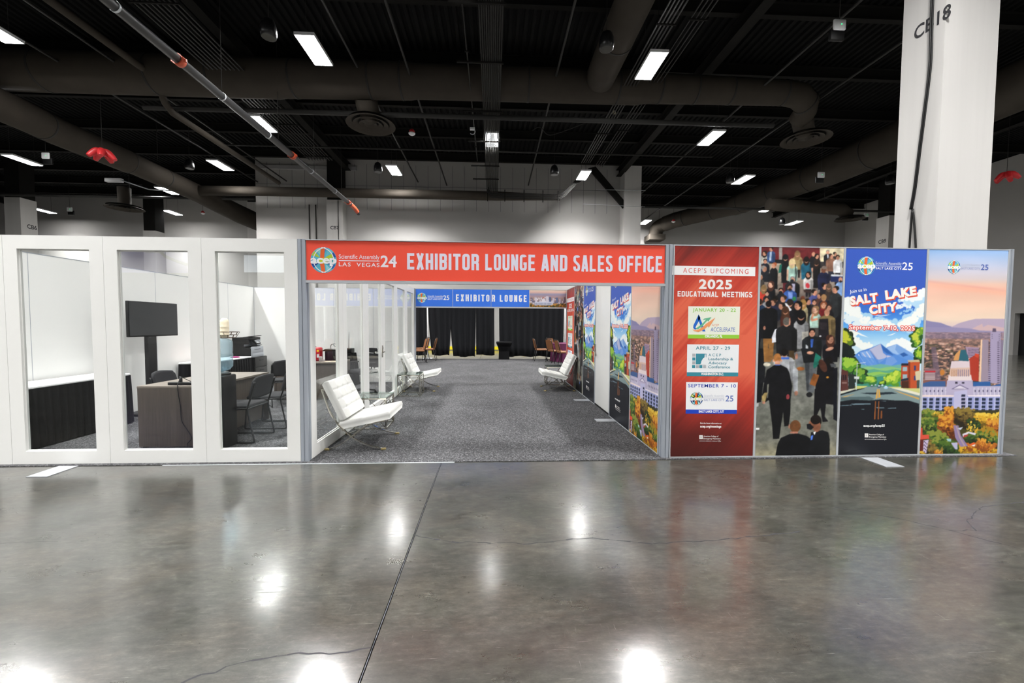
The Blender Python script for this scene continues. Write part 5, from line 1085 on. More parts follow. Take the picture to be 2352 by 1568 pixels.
t = thing('power_strip', 'black power strip with a plug lying on the desk end', 'power strip', (-1.80, .66, zt+.0005))
obj('strip_body', MB().bbox(-.16, .13, -.025, .025, 0, .035, .006), 'dark', t); obj('plug', MB().bbox(-.035, -.005, -.012, .012, .035, .09, .004), 'dark', t)
cb = [(.13, 0, .02), (.17, -.01, .02), (.23, .0, .015), (.24, .05, .012), (.1, .06, .012), (-.02, 0, .10), (.0, -.03, .09), (.02, -.105, .015), (.03, -.112, -.10), (.05, -.112, -.25), (.06, -.112, -.42), (.12, -.112, -.53), (.17, -.112, -.63), (.12, -.112, -.70), (.13, -.12, -.742)]
obj('cord', MB().tube(smooth_path(cb[4:], 6), .0045, 6).tube(smooth_path(cb[:5], 6), .0045, 6), 'dark', t)
# stacking visitor chair with sled base (front +x)
def visitor_chair(label, loc, rz):
    t = thing('visitor_chair', label, 'chair', loc, rz); w = .235
    q = MB(); q.bbox(-.20, .26, -w+.01, w-.01, .425, .475, .02); obj('seat', q, 'grey_fabric', t)
    m = MB(); vs = []
    n = 10
    for s in (0, 1):
        for j in range(n+1):
            v = j/n; z = .56+v*.29; wd = (w-.01)*(1-.10*max(0, v-.75)/.25)
            for i in range(n+1):
                u = i/n*2-1; vs.append((-.245-v*.075-(.035*(1-u*u))+s*.032, u*wd*(1-.06*(v > .97)), z-(.02*u*u if v > .8 else 0)))
    k = (n+1)*(n+1); fs = []
    for j in range(n):
        for i in range(n): a = j*(n+1)+i; fs += [(a, a+n+1, a+n+2, a+1), (k+a, k+a+1, k+a+n+2, k+a+n+1)]
    ring = [i for i in range(n+1)]+[j*(n+1)+n for j in range(1, n+1)]+[n*(n+1)+i for i in range(n-1, -1, -1)]+[j*(n+1) for j in range(n-1, 0, -1)]
    fs += [(ring[i], ring[(i+1) % len(ring)], k+ring[(i+1) % len(ring)], k+ring[i]) for i in range(len(ring))]
    obj('backrest', m.add(vs, fs, True), 'grey_fabric', t)
    for s in (-1, 1):
        y = s*w; P = smooth_path([(-.31, y, .78), (-.25, y, .56), (-.215, y, .44), (-.235, y, .30), (-.275, y, .10), (-.285, y, .03), (-.25, y, .011), (.0, y, .011), (.24, y, .011), (.275, y, .03), (.268, y, .10), (.25, y, .30), (.235, y, .415)], 5)
        obj('sled_leg', MB().tube(P, .011, 8), 'dark', t)
        obj('side_rail', MB().tube([(-.215, y, .44), (.235, y, .418)], .011, 8), 'dark', t)
    obj('cross_rail', MB().tube([(.235, -w, .415), (.235, w, .415)], .010, 8).tube([(-.21, -w, .435), (-.21, w, .435)], .010, 8), 'dark', t)
    return t
vc = visitor_chair('grey fabric visitor chair with black sled legs, nearer the glass, facing the desk', (-1.27, .94, CT), PI)
dup(vc, (-1.235, 1.64, CT), PI+.05, 'grey visitor chair half hidden by the frame, behind the first visitor chair')
dup(vc, (-2.27, 1.38, CT), .12, 'grey chair behind the end-on desk, only its backrest showing')
# water cooler
t = thing('water_cooler', 'black water cooler behind the third glass panel', 'water cooler', (-1.33, .60, CT))
obj('body', MB().bbox(-.145, .145, -.15, .12, 0, .885, .02), 'dark', t); obj('top_collar', MB().lathe([(.13, .885), (.135, .90), (.10, .915), (.07, .918)]), 'dark_satin', t)
obj('tap', MB().tube([(-.05, -.15, .66), (-.05, -.185, .655), (-.05, -.187, .62)], .009, 8), 'grey_plastic', t); obj('tap', MB().tube([(.05, -.15, .66), (.05, -.185, .655), (.05, -.187, .62)], .009, 8), 'grey_plastic', t)
obj('drip_tray', MB().box(-.09, .09, -.17, -.148, .50, .52), 'dark_satin', t)
zc = CT+.918
bt = obj('water_bottle', MB().lathe([(.03, .0), (.05, .012), (.10, .03), (.132, .07), (.135, .13), (.128, .15), (.134, .17), (.134, .215), (.128, .235), (.134, .255), (.134, .36), (.125, .385), (.08, .41), (.03, .415)], n=32), 'water', loc=(-1.30, .59, zc)); tag(bt, 'clear blue water bottle standing upside down on the cooler', 'bottle')
wt = MB().lathe([(.02, .008), (.09, .035), (.125, .075), (.128, .21), (.1275, .212)], n=32)
obj('water', wt, thin_glass('water_body', (.90, .95, .97), 1.15), bt)
# basket with cups on the bottle
t = thing('wire_basket', 'bronze wire basket standing on top of the water bottle', 'basket', (-1.225, .59, zc+.416)); m = MB()
for z, r_ in ((.0, .105), (.035, .125), (.070, .142)): m.tube([(r_*math.cos(a), r_*math.sin(a), z+.003) for a in np.linspace(0, 2*PI, 33)], .0028, 5)
for k in range(22): a = 2*PI*k/22; m.tube([(.105*math.cos(a), .105*math.sin(a), .003), ((.125+.0)*math.cos(a), .125*math.sin(a), .038)] if k % 2 else [(.124*math.cos(a), .124*math.sin(a), .038), (.142*math.cos(a), .142*math.sin(a), .073)], .0025, 5)
for k in range(-3, 4): y = k*.03; q = math.sqrt(.105**2-y*y); m.tube([(-q, y, .003), (q, y, .003)], .0022, 5)
obj('wire_frame', m, 'wire', t)
for i, (dx, dy, h, c, lb) in enumerate(((-.075, .04, .21, 'beige', 'tall stack of beige paper cups at the left of the basket'), (.0, -.02, .235, 'cream', 'pale stack of paper cups at the right of the basket'))):
    pr = [(.042, .0), (.046, .03)]; n = 3
    for k in range(n): z = .03+k*(h-.09)/n; pr += [(.048, z), (.049, z+.003), (.0480, z+.005)]
    pr += [(.048, h-.055), (.040, h-.02), (.020, h)]
    tag(obj('cup_stack', MB().lathe(pr, n=20), c, loc=(-1.225+dx, .59+dy, zc+.416+.0065)), lb, 'cups')
# television on its stand
t = thing('television', 'flat black television on a stand in front of the office\'s left wall', 'television', (-3.62, 2.55, CT))
rz = math.radians(2); t.rotation_euler = (0, 0, rz)
obj('case', MB().bbox(-.03, .012, -.515, .515, 1.285, 1.85, .006), 'dark', t); obj('screen', MB().box(.0125, .0145, -.502, .502, 1.305, 1.838), 'screen', t)
obj('stand_post', MB().box(-.10, -.035, -.085, .085, .04, 1.60), 'dark_satin', t); obj('stand_base', MB().bbox(-.30, .22, -.30, .30, .0, .04, .01), 'dark', t)
# printer, its cabinet and small things on the second table
t = thing('file_cabinet', 'black two drawer cabinet under the printer in the far corner', 'cabinet', (-3.72, 5.38, CT))
obj('body', MB().box(-.24, .24, -.26, .26, 0, .72), 'dark', t)
for k in range(3):
    d = obj('drawer', MB().bbox(.24, .256, -.25, .25, .02+k*.235, .24+k*.235, .004), 'dark_satin', t); obj('drawer_handle', MB().box(.256, .27, -.07, .07, .165+k*.235, .18+k*.235), 'dark', d)
t = thing('printer', 'large black and grey office printer in the far corner', 'printer', (-3.72, 5.36, CT+.72))
obj('side_cover', MB().prism([(-.25, 0), (.16, 0), (.16, .19), (.14, .22), (-.0, .22), (-.0, .30), (.12, .30), (.12, .41), (-.25, .41)], 'y', -.235, -.215), 'dark', t)
obj('body', MB().box(-.25, .16, -.215, .23, 0, .22).box(-.25, -.0, -.215, .23, .22, .40), 'grey_plastic', t)
obj('scanner_lid', MB().bbox(-.25, .13, -.24, .235, .40, .455, .012), 'dark', t); obj('document_tray', MB().prism([(-.05, .455), (.20, .49), (.20, .498), (-.05, .465)], 'y', -.15, .15), 'dark', t)
obj('paper_cassette', MB().bbox(.16, .203, -.222, .225, .0, .092, .003), 'grey_plastic', t); obj('front_cover', MB().bbox(.16, .20, -.222, .225, .094, .24, .004), 'grey_plastic', t); obj('handle_slot', MB().box(.199, .2015, -.15, .10, .175, .185), 'dark', t); obj('panel_support', MB().box(-.0, .13, .08, .23, .22, .40), 'grey_plastic', t)
obj('output_tray', MB().prism([(-.0, .235), (.18, .265), (.18, .275), (-.0, .245)], 'y', -.2, .2), 'dark', t)
cpn = obj('control_panel', MB().prism([(.12, .37), (.20, .30), (.215, .315), (.135, .39)], 'y', -.10, .10), 'dark', t); obj('panel_display', MB().prism([(.1415, .392), (.2105, .322), (.2125, .324), (.1435, .394)], 'y', -.06, .06), 'grey_plastic', cpn)
tag(obj('folded_cloth', MB().lathe([(.015, .0), (.085, .004), (.09, .016), (.05, .03), (.01, .033)], n=14), 'magenta', loc=(-3.62, 4.66, zt)), 'magenta folded cloth on the second skirted table, left of the printer', 'cloth')
tag(obj('paper_sheet', MB().box(-.16, .16, -.12, .12, 0, .004), 'pink_paper', loc=(-3.70, 3.66, zt)), 'pale pink sheets on the second skirted table\'s near end', 'paper')
t = thing('plush_toy', 'orange soft toy sitting on the second skirted table', 'toy', (-3.63, 3.86, zt))
for (x, y, z, r_, nm) in ((0, 0, .045, .045, 'body'), (0, -.01, .115, .04, 'head'), (.03, -.02, .155, .016, 'ear'), (-.03, -.02, .155, .016, 'ear')):
    bm = bmesh.new(); bmesh.ops.create_uvsphere(bm, u_segments=14, v_segments=10, radius=r_)
    for v in bm.verts: v.co += Vector((x, y, z))
    obj(nm, MB().bm(bm, True), 'orange_toy', t)
# things on the low desk
t = thing('red_case', 'bright red plastic case on the low desk', 'case', (-1.62, 3.97, zt)); obj('shell', MB().bbox(-.19, .14, -.085, .085, 0, .275, .03), 'red_plastic', t)
obj('carry_handle', MB().tube([(-.07, 0, .272), (-.05, 0, .293), (.02, 0, .293), (.04, 0, .272)], .007, 6), 'dark', t); obj('warning_label', MB().box(.085, .118, -.0868, -.0855, .19, .225), 'yellow', t); obj('white_label', MB().box(.08, .125, -.0868, -.0855, .07, .14), 'white_plastic', t)
obj('base_trim', MB().bbox(-.2, -.08, -.09, .09, 0, .04, .008), 'dark', t)
t = thing('label_printer', 'black boxy printer with cables standing on the low desk behind the red case', 'printer', (-1.30, 4.12, zt))
obj('body', MB().bbox(-.14, .14, -.09, .09, 0, .19, .012), 'dark', t); obj('paper_shelf', MB().prism([(-.20, .19), (.16, .19), (.16, .215), (-.14, .235)], 'y', -.09, .09), 'dark_satin', t)
obj('cable', MB().tube(smooth_path([(-.05, .02, .22), (-.055, .02, .30), (.0, .02, .34), (.06, .03, .32), (.1, .04, .24), (.14, .09, .05), (.16, .09, .005)]), .004, 6).tube(smooth_path([(-.07, .02, .22), (-.065, .02, .29), (-.03, .03, .33), (.05, .05, .25)]), .004, 6), 'dark', t)
tag(obj('paper_cup', MB().lathe([(.026, 0), (.036, .09), (.038, .092), (.034, .09), (.024, .004)], n=20), 'white_plastic', loc=(-1.45, 3.84, zt)), 'white cup on the low desk between the red case and the black printer', 'cup')
tag(obj('document', MB().box(-.10, .10, -.07, .07, 0, .006), 'beige', loc=(-1.22, 3.78, zt)), 'brown and white papers at the right end of the low desk', 'paper')
t = thing('router_stand', 'narrow black draped stand with a device and antenna by the office\'s rear wall', 'stand', (-1.62, 5.72, CT))
obj('draped_cloth', MB().prism([(-.27, 0), (.27, 0), (.25, .35), (.19, .78), (-.19, .78), (-.25, .35)], 'y', -.22, .22), 'black_cloth', t)
obj('device', MB().bbox(-.13, .18, -.12, .12, .78, .90, .01), 'dark', t); obj('antenna', MB().tube([(.08, 0, .90), (.085, 0, 1.22), (.087, 0, 1.30)], [.008, .005, .003], 6), 'dark', t)
# task chair seen through the side glass
t = thing('task_chair', 'dark grey swivel chair with headrest behind the side glass', 'chair', (-.78, 4.35, CT)); t.rotation_euler = (0, 0, -2.2)
obj('seat', MB().bbox(-.24, .26, -.24, .24, .45, .53, .03), 'grey_fabric', t); obj('backrest', MB().prism(rrect(-.22, .22, .56, .86, .07), 'x', -.30, -.24, False), 'grey_fabric', t); obj('headrest', MB().prism(rrect(-.13, .13, .875, .98, .05), 'x', -.30, -.245), 'grey_fabric', t)
obj('back_support', MB().tube(smooth_path([(-.05, 0, .44), (-.26, 0, .46), (-.32, 0, .60), (-.31, 0, .90)]), .016, 8), 'dark', t)
for s in (-1, 1): obj('armrest', MB().tube(smooth_path([(.0, s*.24, .47), (.0, s*.30, .52), (.0, s*.30, .66)]), .012, 8).bbox(-.12, .14, s*.30-.03, s*.30+.03, .66, .69, .01), 'dark', t)
obj('column', MB().tube([(0, 0, .10), (0, 0, .45)], .025, 12), 'chrome', t)
for k in range(5):
    a = 2*PI*k/5; lg = obj('leg', MB().tube([(0, 0, .11), (.26*math.cos(a), .26*math.sin(a), .07)], [.025, .014], 8), 'dark', t); obj('caster', MB().tube([(.26*math.cos(a)-.015*math.sin(a), .26*math.sin(a)+.015*math.cos(a), .03), (.26*math.cos(a)+.015*math.sin(a), .26*math.sin(a)-.015*math.cos(a), .03)], .03, 10), 'dark', lg)
vc2 = dup(vc, (-1.9, 3.28, CT), 2.2, 'black chair seen over the low desk\'s left end, near the front post')

# ================================================================== lounge beyond: drapes, tables, chairs
def drape(label, x0, x1, xb0, xb1, zb, y=13.62, seed=1, ztop=2.5):
    r = random.Random(seed); n = max(12, int((x1-x0)/.022)); ph = r.uniform(0, 6); vs = []; Z = [ztop, 2.2, 1.6, 1.0, .5, zb]
    ks = []; 
    for i in range(n+1): ph += r.uniform(.25, .75); ks.append(ph)
    for z in Z:
        f = (ztop-z)/(ztop-zb)
        for i in range(n+1):
            u = i/n; xa = x0+(x1-x0)*u; xb = xb0+(xb1-xb0)*u; ff = f**2 if f < .5 else f-.25
            vs.append((xa+(xb-xa)*min(1, f*f*1.0), y+math.sin(ks[i])*(.015+.035*f)+.02*math.sin(u*7+seed), z+(.02*math.sin(ks[i]*.31) if z == zb else 0)))
    m = MB().add(vs, [(l*(n+1)+i, l*(n+1)+i+1, (l+1)*(n+1)+i+1, (l+1)*(n+1)+i) for l in range(len(Z)-1) for i in range(n)], True)
    o = obj('curtain', m, 'drape'); sol = o.modifiers.new('thickness', 'SOLIDIFY'); sol.thickness = .004
    tag(o, label, 'curtain')
ex = lambda px: at(px, 760, Y=13.6)[0]
drape('leftmost black drape, left of the slim white pole', -3.6, ex(980), -3.6, ex(981), .14, seed=1)
drape('black drape just right of the left white pole', ex(983), ex(1036.5), ex(992), ex(1032), .13, seed=2)
drape('gathered black drape left of the narrow gap in the middle', ex(1033), ex(1093), ex(1041), ex(1091), .07, seed=3)
drape('black drape left of the white opening', ex(1093), ex(1135), ex(1094), ex(1136), .14, seed=4)
drape('long black drape right of the white opening', ex(1146), ex(1295), ex(1148), ex(1294), .08, seed=5)
drape('rightmost black drape, right of the second white pole', ex(1300), 8.2, ex(1300), 8.2, .1, seed=6)
for px, lb in ((982, 'left'), (1297.5, 'right')):
    x = at(px, 760, Y=13.5)[0]; t = thing('drape_pole', 'slim white upright pole of the curtain rail, '+lb+' one', 'pole', (x, 13.5, 0))
    obj('tube', MB().tube([(0, 0, .01), (0, 0, 2.52)], .025, 10), 'white_plastic', t); obj('base_plate', MB().box(-.2, .2, -.2, .2, 0, .008), 'alu_light', t)
tag(obj('curtain_rail', MB().tube([(-3.6, 13.56, 2.53), (8.2, 13.56, 2.53)], .02, 8), 'alu_light'), 'thin metal rail carrying the black drapes', 'rail')
# black clothed stand
t = thing('draped_stand', 'small black cloth-covered podium before the long black drape', 'podium', (2.50, 13.0, CT))
m = MB(); Ls = [(.0, .23, .16), (.35, .22, .16), (.55, .27, .20), (.68, .33, .25), (.74, .34, .26), (.76, .30, .22)]
for (z, a, b), (z2, a2, b2) in zip(Ls[:-1], Ls[1:]): m.add([(-a, -b, z), (a, -b, z), (a, b, z), (-a, b, z), (-a2, -b2, z2), (a2, -b2, z2), (a2, b2, z2), (-a2, b2, z2)], [(0, 1, 5, 4), (1, 2, 6, 5), (2, 3, 7, 6), (3, 0, 4, 7)], True)
m.add([(-.30, -.22, .76), (.30, -.22, .76), (.30, .22, .76), (-.30, .22, .76)], [(0, 1, 2, 3)]); obj('cloth_cover', m, 'black_cloth', t); obj('top_board', MB().box(-.29, .29, -.21, .21, .72, .752), 'dark', t)
def round_table(label, x, y, r=.80):
    t = thing('round_table', label, 'table', (x, y, CT)); n = 120; vs = []
    for z, k, am in ((.74, 1.0, 0), (.70, 1.01, .004), (.4, 1.0, .03), (.012, 1.02, .055)):
        for i in range(n): a = 2*PI*i/n; rr = r*k-.02+am*math.sin(a*17+1.3*math.sin(a*3)); vs.append((rr*math.cos(a), rr*math.sin(a), z))
    m = MB().add(vs, [(l*n+i, l*n+(i+1) % n, (l+1)*n+(i+1) % n, (l+1)*n+i) for l in range(3) for i in range(n)]+[tuple(range(n))], True); m.sm[-1] = False
    obj('tablecloth', m, 'purple_cloth', t); obj('table_top', MB().lathe([(r-.06, .70), (r-.05, .735)], n=40), 'wood', t)
round_table('round table with plum cloth at the left of the lounge', -1.95, 12.0); round_table('round table with plum cloth at the right of the lounge', 5.22, 12.15)
def banquet_chair(label, loc, rz):
    t = thing('banquet_chair', label, 'chair', loc, rz)
    obj('seat', MB().bbox(-.22, .24, -.22, .22, .43, .50, .025), 'brown_vinyl', t)
    P = rrect(-.20, .20, .52, .90, .06); m = MB(); n = len(P)
    lean = lambda z: -.22-(z-.5)*.24
    m.add([(lean(z)-.02, y, z) for y, z in P]+[(lean(z)+.028, y, z) for y, z in P], [tuple(range(n))[::-1], tuple(range(n, 2*n))]+[(i, (i+1) % n, n+(i+1) % n, n+i) for i in range(n)])
    obj('backrest', m, 'brown_vinyl', t)
    f = MB()
    for s in (-1, 1): f.tube([(-.215, s*.215, .46), (lean(.93), s*.205, .93)], .012, 6)
    f.tube([(lean(.93), -.205, .93), (lean(.93), .205, .93)], .014, 6); obj('back_frame', f, 'dark', t)
    for sx, sy in ((1, 1), (1, -1), (-1, 1), (-1, -1)): obj('leg', MB().tube([(sx*.20-.01, sy*.20, .44), (sx*.24-(sx < 0)*.06, sy*.215, .0)], .012, 6), 'dark', t)
    return t
bc = banquet_chair('brown banquet chair facing left, at the left table, nearest the white pole', (-.62, 12.45, CT), PI)
for (x, y, rz, lb) in ((-.88, 11.5, 3.45, 'brown banquet chair turned left, in front of the left plum table'), (-1.30, 10.88, 3.15, 'brown banquet chair cut by the glass wall\'s end, nearest at the left table'), (-1.02, 12.85, -2.6, 'brown banquet chair behind the left plum table'),
                       (4.02, 12.35, .05, 'brown banquet chair facing right, at the right table\'s left side'), (4.50, 11.62, .45, 'brown banquet chair turned right, in front of the right plum table'),
                       (4.72, 10.85, .18, 'brown banquet chair nearest at the right table, beside the red poster'), (4.72, 12.98, -.8, 'brown banquet chair behind the right plum table'), (5.80, 13.0, -1.9, 'brown banquet chair at the far right behind the plum table')):
    dup(bc, (x, y, CT), rz, lb)
# ================================================================== overhead: lamps, ducts, pipes
def lamp(label, x, y, z=9.0, grp=None, first=[None]):
    if first[0] is None:
        t = thing('high_bay_light', label, 'ceiling light', (x, y, z)); first[0] = t
        obj('housing', MB().box(-.26, .26, -.64, .64, .004, .06).box(-.26, -.245, -.64, .64, -.016, .004).box(.245, .26, -.64, .64, -.016, .004).box(-.245, .245, -.64, -.622, -.016, .004).box(-.245, .245, .622, .64, -.016, .004).box(-.10, .10, -.35, .35, .06, .11), 'white_plastic', t)
        for s in (-1, 1): obj('lamp_lens', MB().box(s*.125-.108, s*.125+.108, -.61, .61, -.012, .003), 'lens', t)
        for s in (-1, 1): obj('suspension_wire', MB().tube([(0, s*.5, .06), (0, s*.5, 1.75)], .006, 5), 'conduit', t)
        ld = bpy.data.lights.new('lamp_light', 'AREA'); ld.shape = 'RECTANGLE'; ld.size = .46; ld.size_y = 1.22; ld.energy = LAMP_WATTS; ld.spread = math.radians(122); ld.color = (1, .99, .975)
        lo = bpy.data.objects.new('lamp_light', ld); COL.objects.link(lo); lo.parent = t; lo.location = (0, 0, -.02)
    else: t = dup(first[0], (x, y, z), 0, label)
    if grp: t['group'] = grp
    return t
VL = [(-2.90, 7.25, 'large lit ceiling light at the upper left, in front of the big duct'), (6.56, 7.40, 'large lit ceiling light at the upper right, below the steep duct'), (-10.85, 6.75, 'lit ceiling light cut by the photo\'s left edge, topmost there'),
      (1.96, 12.4, 'lit ceiling light under the conduit rack in the middle'), (-6.70, 11.6, 'lit ceiling light beside the hanging sprinkler pipe'), (10.72, 11.75, 'lit ceiling light left of the right round diffuser'), (-15.87, 11.55, 'lit ceiling light cut by the left edge, second from the top'),
      (-2.83, 16.0, 'lit ceiling light in front of the rear wall, left half'), (6.54, 16.1, 'lit ceiling light in front of the rear wall, right half'), (-10.97, 15.87, 'lit ceiling light left of the rear wall, with loose wire under it'), (14.85, 16.22, 'lit ceiling light above the big right duct, left of it'), (-19.82, 15.78, 'lit ceiling light third from the top at the left edge'),
      (-16.5, 19.92, 'small lit ceiling light near the left duct\'s end'), (19.71, 21.25, 'small lit ceiling light under the right duct'), (-19.86, 24.69, 'lower of the two small lit ceiling lights left of the rear wall'), (23.94, 24.59, 'small lit ceiling light farthest right, over the crowd poster'), (13.1, 25.07, 'small lit ceiling light just right of the rear wall\'s end column'), (-28.35, 24.82, 'small lit ceiling light beside the column marked CB6')]
for x, y, lb in VL: lamp(lb, x, y)
HB = [(y, xs_) for y, xs_ in ((3.0, (-15.8, -6.7, 1.96, 10.7, 22.5)), (-1.35, (-11, -2.85, 6.55, 15)), (-5.7, (-15.8, -6.7, 1.96, 10.7, 19.5)), (-10.0, (-11, -2.85, 6.55, 15)), (-14.5, (-6.7, 1.96, 10.7)))]
for y, xs_ in HB:
    for x in xs_: lamp('ceiling light of the rows behind and above the camera, outside the photo', x, y, grp='lights outside the photo')
for x, y in ((24, 7.3), (15.3, 7.3), (-20, 7.3)): lamp('ceiling light of the rows behind and above the camera, outside the photo', x, y, grp='lights outside the photo')
# ducts
def far_(p, k=1.054): return tuple(CP+(np.array(p)-CP)*k)
def duct(name, label, path, rad, bands=(), cat='duct', capends=True, n=28):
    t = thing(name, label, cat, tuple(path[0])); o = np.array(path[0]); P = [np.array(p)-o for p in path]
    obj('duct_shell', MB().tube(P, rad, n), 'duct', t)
    for (i, f) in bands:
        a, b = P[i], P[i+1]; r0 = rad[i]+(rad[i+1]-rad[i])*f if isinstance(rad, list) else rad; c = a+(b-a)*f; d = (b-a)/np.linalg.norm(b-a)*.03
        obj('joint_band', MB().tube([c-d, c+d], r0*1.012+.006, n), 'conduit', t)
    return t
duct('main_duct', 'big round duct running across the upper part of the hall, elbow at its right end',
     [far_(p) for p in [(-22, 8.5, 8.92), (-4.6, 8.5, 8.92), (-4.4, 8.5, 8.93), (-.6, 8.5, 8.98), (-.4, 8.5, 8.98), (6.6, 8.5, 9.0), (6.8, 8.5, 9.0), (11.4, 8.5, 9.0), (11.9, 8.56, 8.96), (12.3, 8.75, 8.84), (12.5, 9.05, 8.72), (12.55, 9.35, 8.6)]],
     [r_*1.054 for r_ in [.55, .55, .53, .52, .49, .48, .43, .37, .37, .36, .34, .34]], bands=((0, .35), (0, .62), (0, .80), (0, .9), (2, .1), (2, .7), (2, .95), (4, .5), (4, .9), (6, .1), (6, .35), (6, .6), (6, .98), (8, .9)))
def diffuser(label, x, y, z, r, sx, sy, sz, rr):
    t = thing('round_diffuser', label, 'air diffuser', (x, y, z))
    obj('neck', MB().tube([(sx-x, sy-y, sz-z), ((sx-x)*.5, (sy-y)*.5, (sz-z)*.5), (0, 0, .22), (0, 0, .15)], [rr, rr*.95, rr*.9, rr*.9], 24), 'duct', t)
    for k, (ra, rb) in enumerate(((r, r*.76), (r*.72, r*.52), (r*.48, r*.31), (r*.27, r*.06))):
        obj('ring', MB().lathe([(ra, .0), (rb, .06), (rb-.01, .07), (ra-.012, .014), (ra, .0)], n=40, cap=False), 'duct', t)
    obj('back_plate', MB().lathe([(r*.9, .11), (r*.7, .15), (r*.4, .17)], n=32), 'black_steel', t)
diffuser('round ceiling diffuser below the big duct, left of the middle', *far_((-2.0, 9.35, 8.02)), .82, *far_((-2.0, 8.80, 8.62)), .37)
diffuser('round ceiling diffuser under the duct elbow at the right', *far_((13.1, 9.75, 8.12)), .82, *far_((12.6, 9.3, 8.62)), .34)
duct('branch_duct', 'steep round duct meeting the big duct from the upper right', [(5.42, -8, 9.4), (5.42, 8.0, 9.4), (5.42, 8.72, 9.4)], .46, bands=((0, .1), (0, .5), (0, .70), (0, .93)))
duct('side_duct', 'long tapering duct running away on the right, behind the large column', [far_(p, 1.13) for p in [(17.0, -2, 8.35), (16.9, 9, 8.35), (16.7, 13.0, 8.30), (16.65, 13.4, 8.30), (15.6, 18.0, 8.25), (15.5, 18.3, 8.25), (13.6, 21.3, 8.2), (13.3, 22.0, 8.15)]],
     [r_*1.13 for r_ in [.72, .68, .64, .60, .56, .50, .48, .48]], bands=((0, .5), (0, .95), (1, .5), (3, .1), (3, .5), (3, .9), (5, .3), (5, .8)))
for x, y, z, lb in ((14.5, 26.0, 9.2, 'duct elbow'), (20.4, 17.6, 8.3, 'short far duct'), (-13.1, 14.9, 9.1, 'left duct'), (-16.9, 17.9, 7.5, 'far left diffuser')):
    tag(obj('hanger_rod', MB().tube([(x, y, z-.25), (x, y, 10.75)], .012, 5), 'conduit'), 'thin hanger rod holding the '+lb, 'rod')
tag(obj('duct_elbow', MB().tube(smooth_path([far_(p, 1.13) for p in ((13.3, 22.0, 8.15), (13.0, 22.5, 8.0), (12.9, 22.7, 7.5))]), .5, 20).box(13.7, 14.9, 25.7, 26.8, 7.9, 8.3), 'duct'), 'downturned end box of the long right duct', 'duct')
duct('side_duct', 'long duct running away on the left toward the rear wall', [(-13.2, -6, 8.3)]+[tuple(at(px, py, Z=8.3)) for px, py in ((60, 268), (130, 302), (290, 370), (300, 374), (440, 437))]+[(-13.6, 21.5, 8.2), (-13.4, 25, 8.1)],
     [.5, .49, .48, .47, .43, .45, .55, .55], bands=((0, .3), (0, .7), (1, .5), (3, .5), (4, .5)))
duct('wall_duct', 'slim dark duct running along in front of the rear wall', [(-13.6, 17.5, 8.3), (-10, 17.5, 8.33), (2.2, 17.5, 8.33), (5.6, 17.5, 8.31)], [.24, .24, .24, .14], n=14)
duct('far_duct', 'short duct with small diffuser at the right, under the long duct', [(17.2, 17.6, 8.2), (19.6, 17.6, 8.1), (21.4, 17.6, 8.0), (21.8, 17.6, 7.7)], .33, n=16)
diffuser('small round diffuser at the right below the long duct', 21.9, 17.6, 7.45, .7, 21.8, 17.6, 7.7, .25)
diffuser('large square-set round diffuser at the far left among the pipes', -16.9, 17.6, 7.35, .8, -16.9, 17.6, 8.4, .28)
# sprinkler pipe with couplings and hangers
t = thing('sprinkler_pipe', 'long thick grey pipe slanting from the upper left to the rear wall', 'pipe', (-4.80, 0, 7.2))
obj('pipe', MB().tube([(0, -20, 0), (0, 15.6, 0)], .095, 20), 'pipe', t)
for y in (1.9, 4.9, 9.9, 15.2): obj('coupling', MB().tube([(0, y-.07, 0), (0, y+.07, 0)], .118, 20).box(-.16, .16, y-.02, y+.02, -.03, .03), 'orange', t)
obj('end_elbow', MB().tube(smooth_path([(0, 15.5, 0), (.02, 16.0, -.03), (.06, 16.35, -.14)]), .10, 16), 'orange', t); obj('end_cap', MB().tube([(.06, 16.33, -.13), (.08, 16.5, -.2)], .085, 16), 'dark', t)
for y in (3.4, 6.3, 8.4, 11.3, 13.6): obj('pipe_joint', MB().tube([(0, y-.02, 0), (0, y+.02, 0)], .101, 20), 'alu_light', t)
for y in (.4, 6.3, 9.0, 11.6, 14.4): obj('hanger_rod', MB().tube([(0, y, .09), (0, y, 3.55)], .008, 5), 'conduit', t)
# conduit rack in the middle
t = thing('conduit_rack', 'wide bundle of parallel conduits running down the middle of the ceiling', 'conduit', (1.95, 0, 8.8))
for k in range(11):
    x = -.27+k*.054; zz = -.0 if k % 2 else .012
    P = [(x, -20, zz), (x, 16.6, zz), (x, 16.88, zz-.06), (x, 17.0, zz-.2), (x+.02, 17.02, -.45)]
    obj('conduit_run', MB().tube([P[0]]+list(smooth_path(P[1:], 4)), .022, 7), 'conduit', t)
for y in (-5, -2.5, 0, 2.5, 5, 7.1, 9.7, 12.0, 14.5, 16.2):
    obj('trapeze_hanger', MB().box(-.95, .34, y-.025, y+.025, -.075, -.03).tube([(-.33, y, -.05), (-.33, y, 1.95)], .007, 5).tube([(.31, y, -.05), (.31, y, 1.95)], .007, 5), 'black_steel', t)
t = thing('conduit_rack', 'bundle of dark conduits turning right along the rear wall', 'conduit', (2.0, 17.1, 8.08))
for k in range(6):
    z = .02+k*.05; y = -.02*(k % 2)
    obj('conduit_run', MB().tube(smooth_path([(-.25, y, z+.3), (-.15, y, z+.08), (.1, y, z), (1.5, y, z), (3.2, y, z), (3.7, y, z+.1), (4.3, y, z+.7), (4.9, y, z+1.2)], 4), .022, 6), 'conduit', t)
for x in (-.3, .6, 1.6, 2.6, 3.4): obj('support_bracket', MB().box(x, x+.04, -.05, .0, -.16, .45), 'black_steel', t)
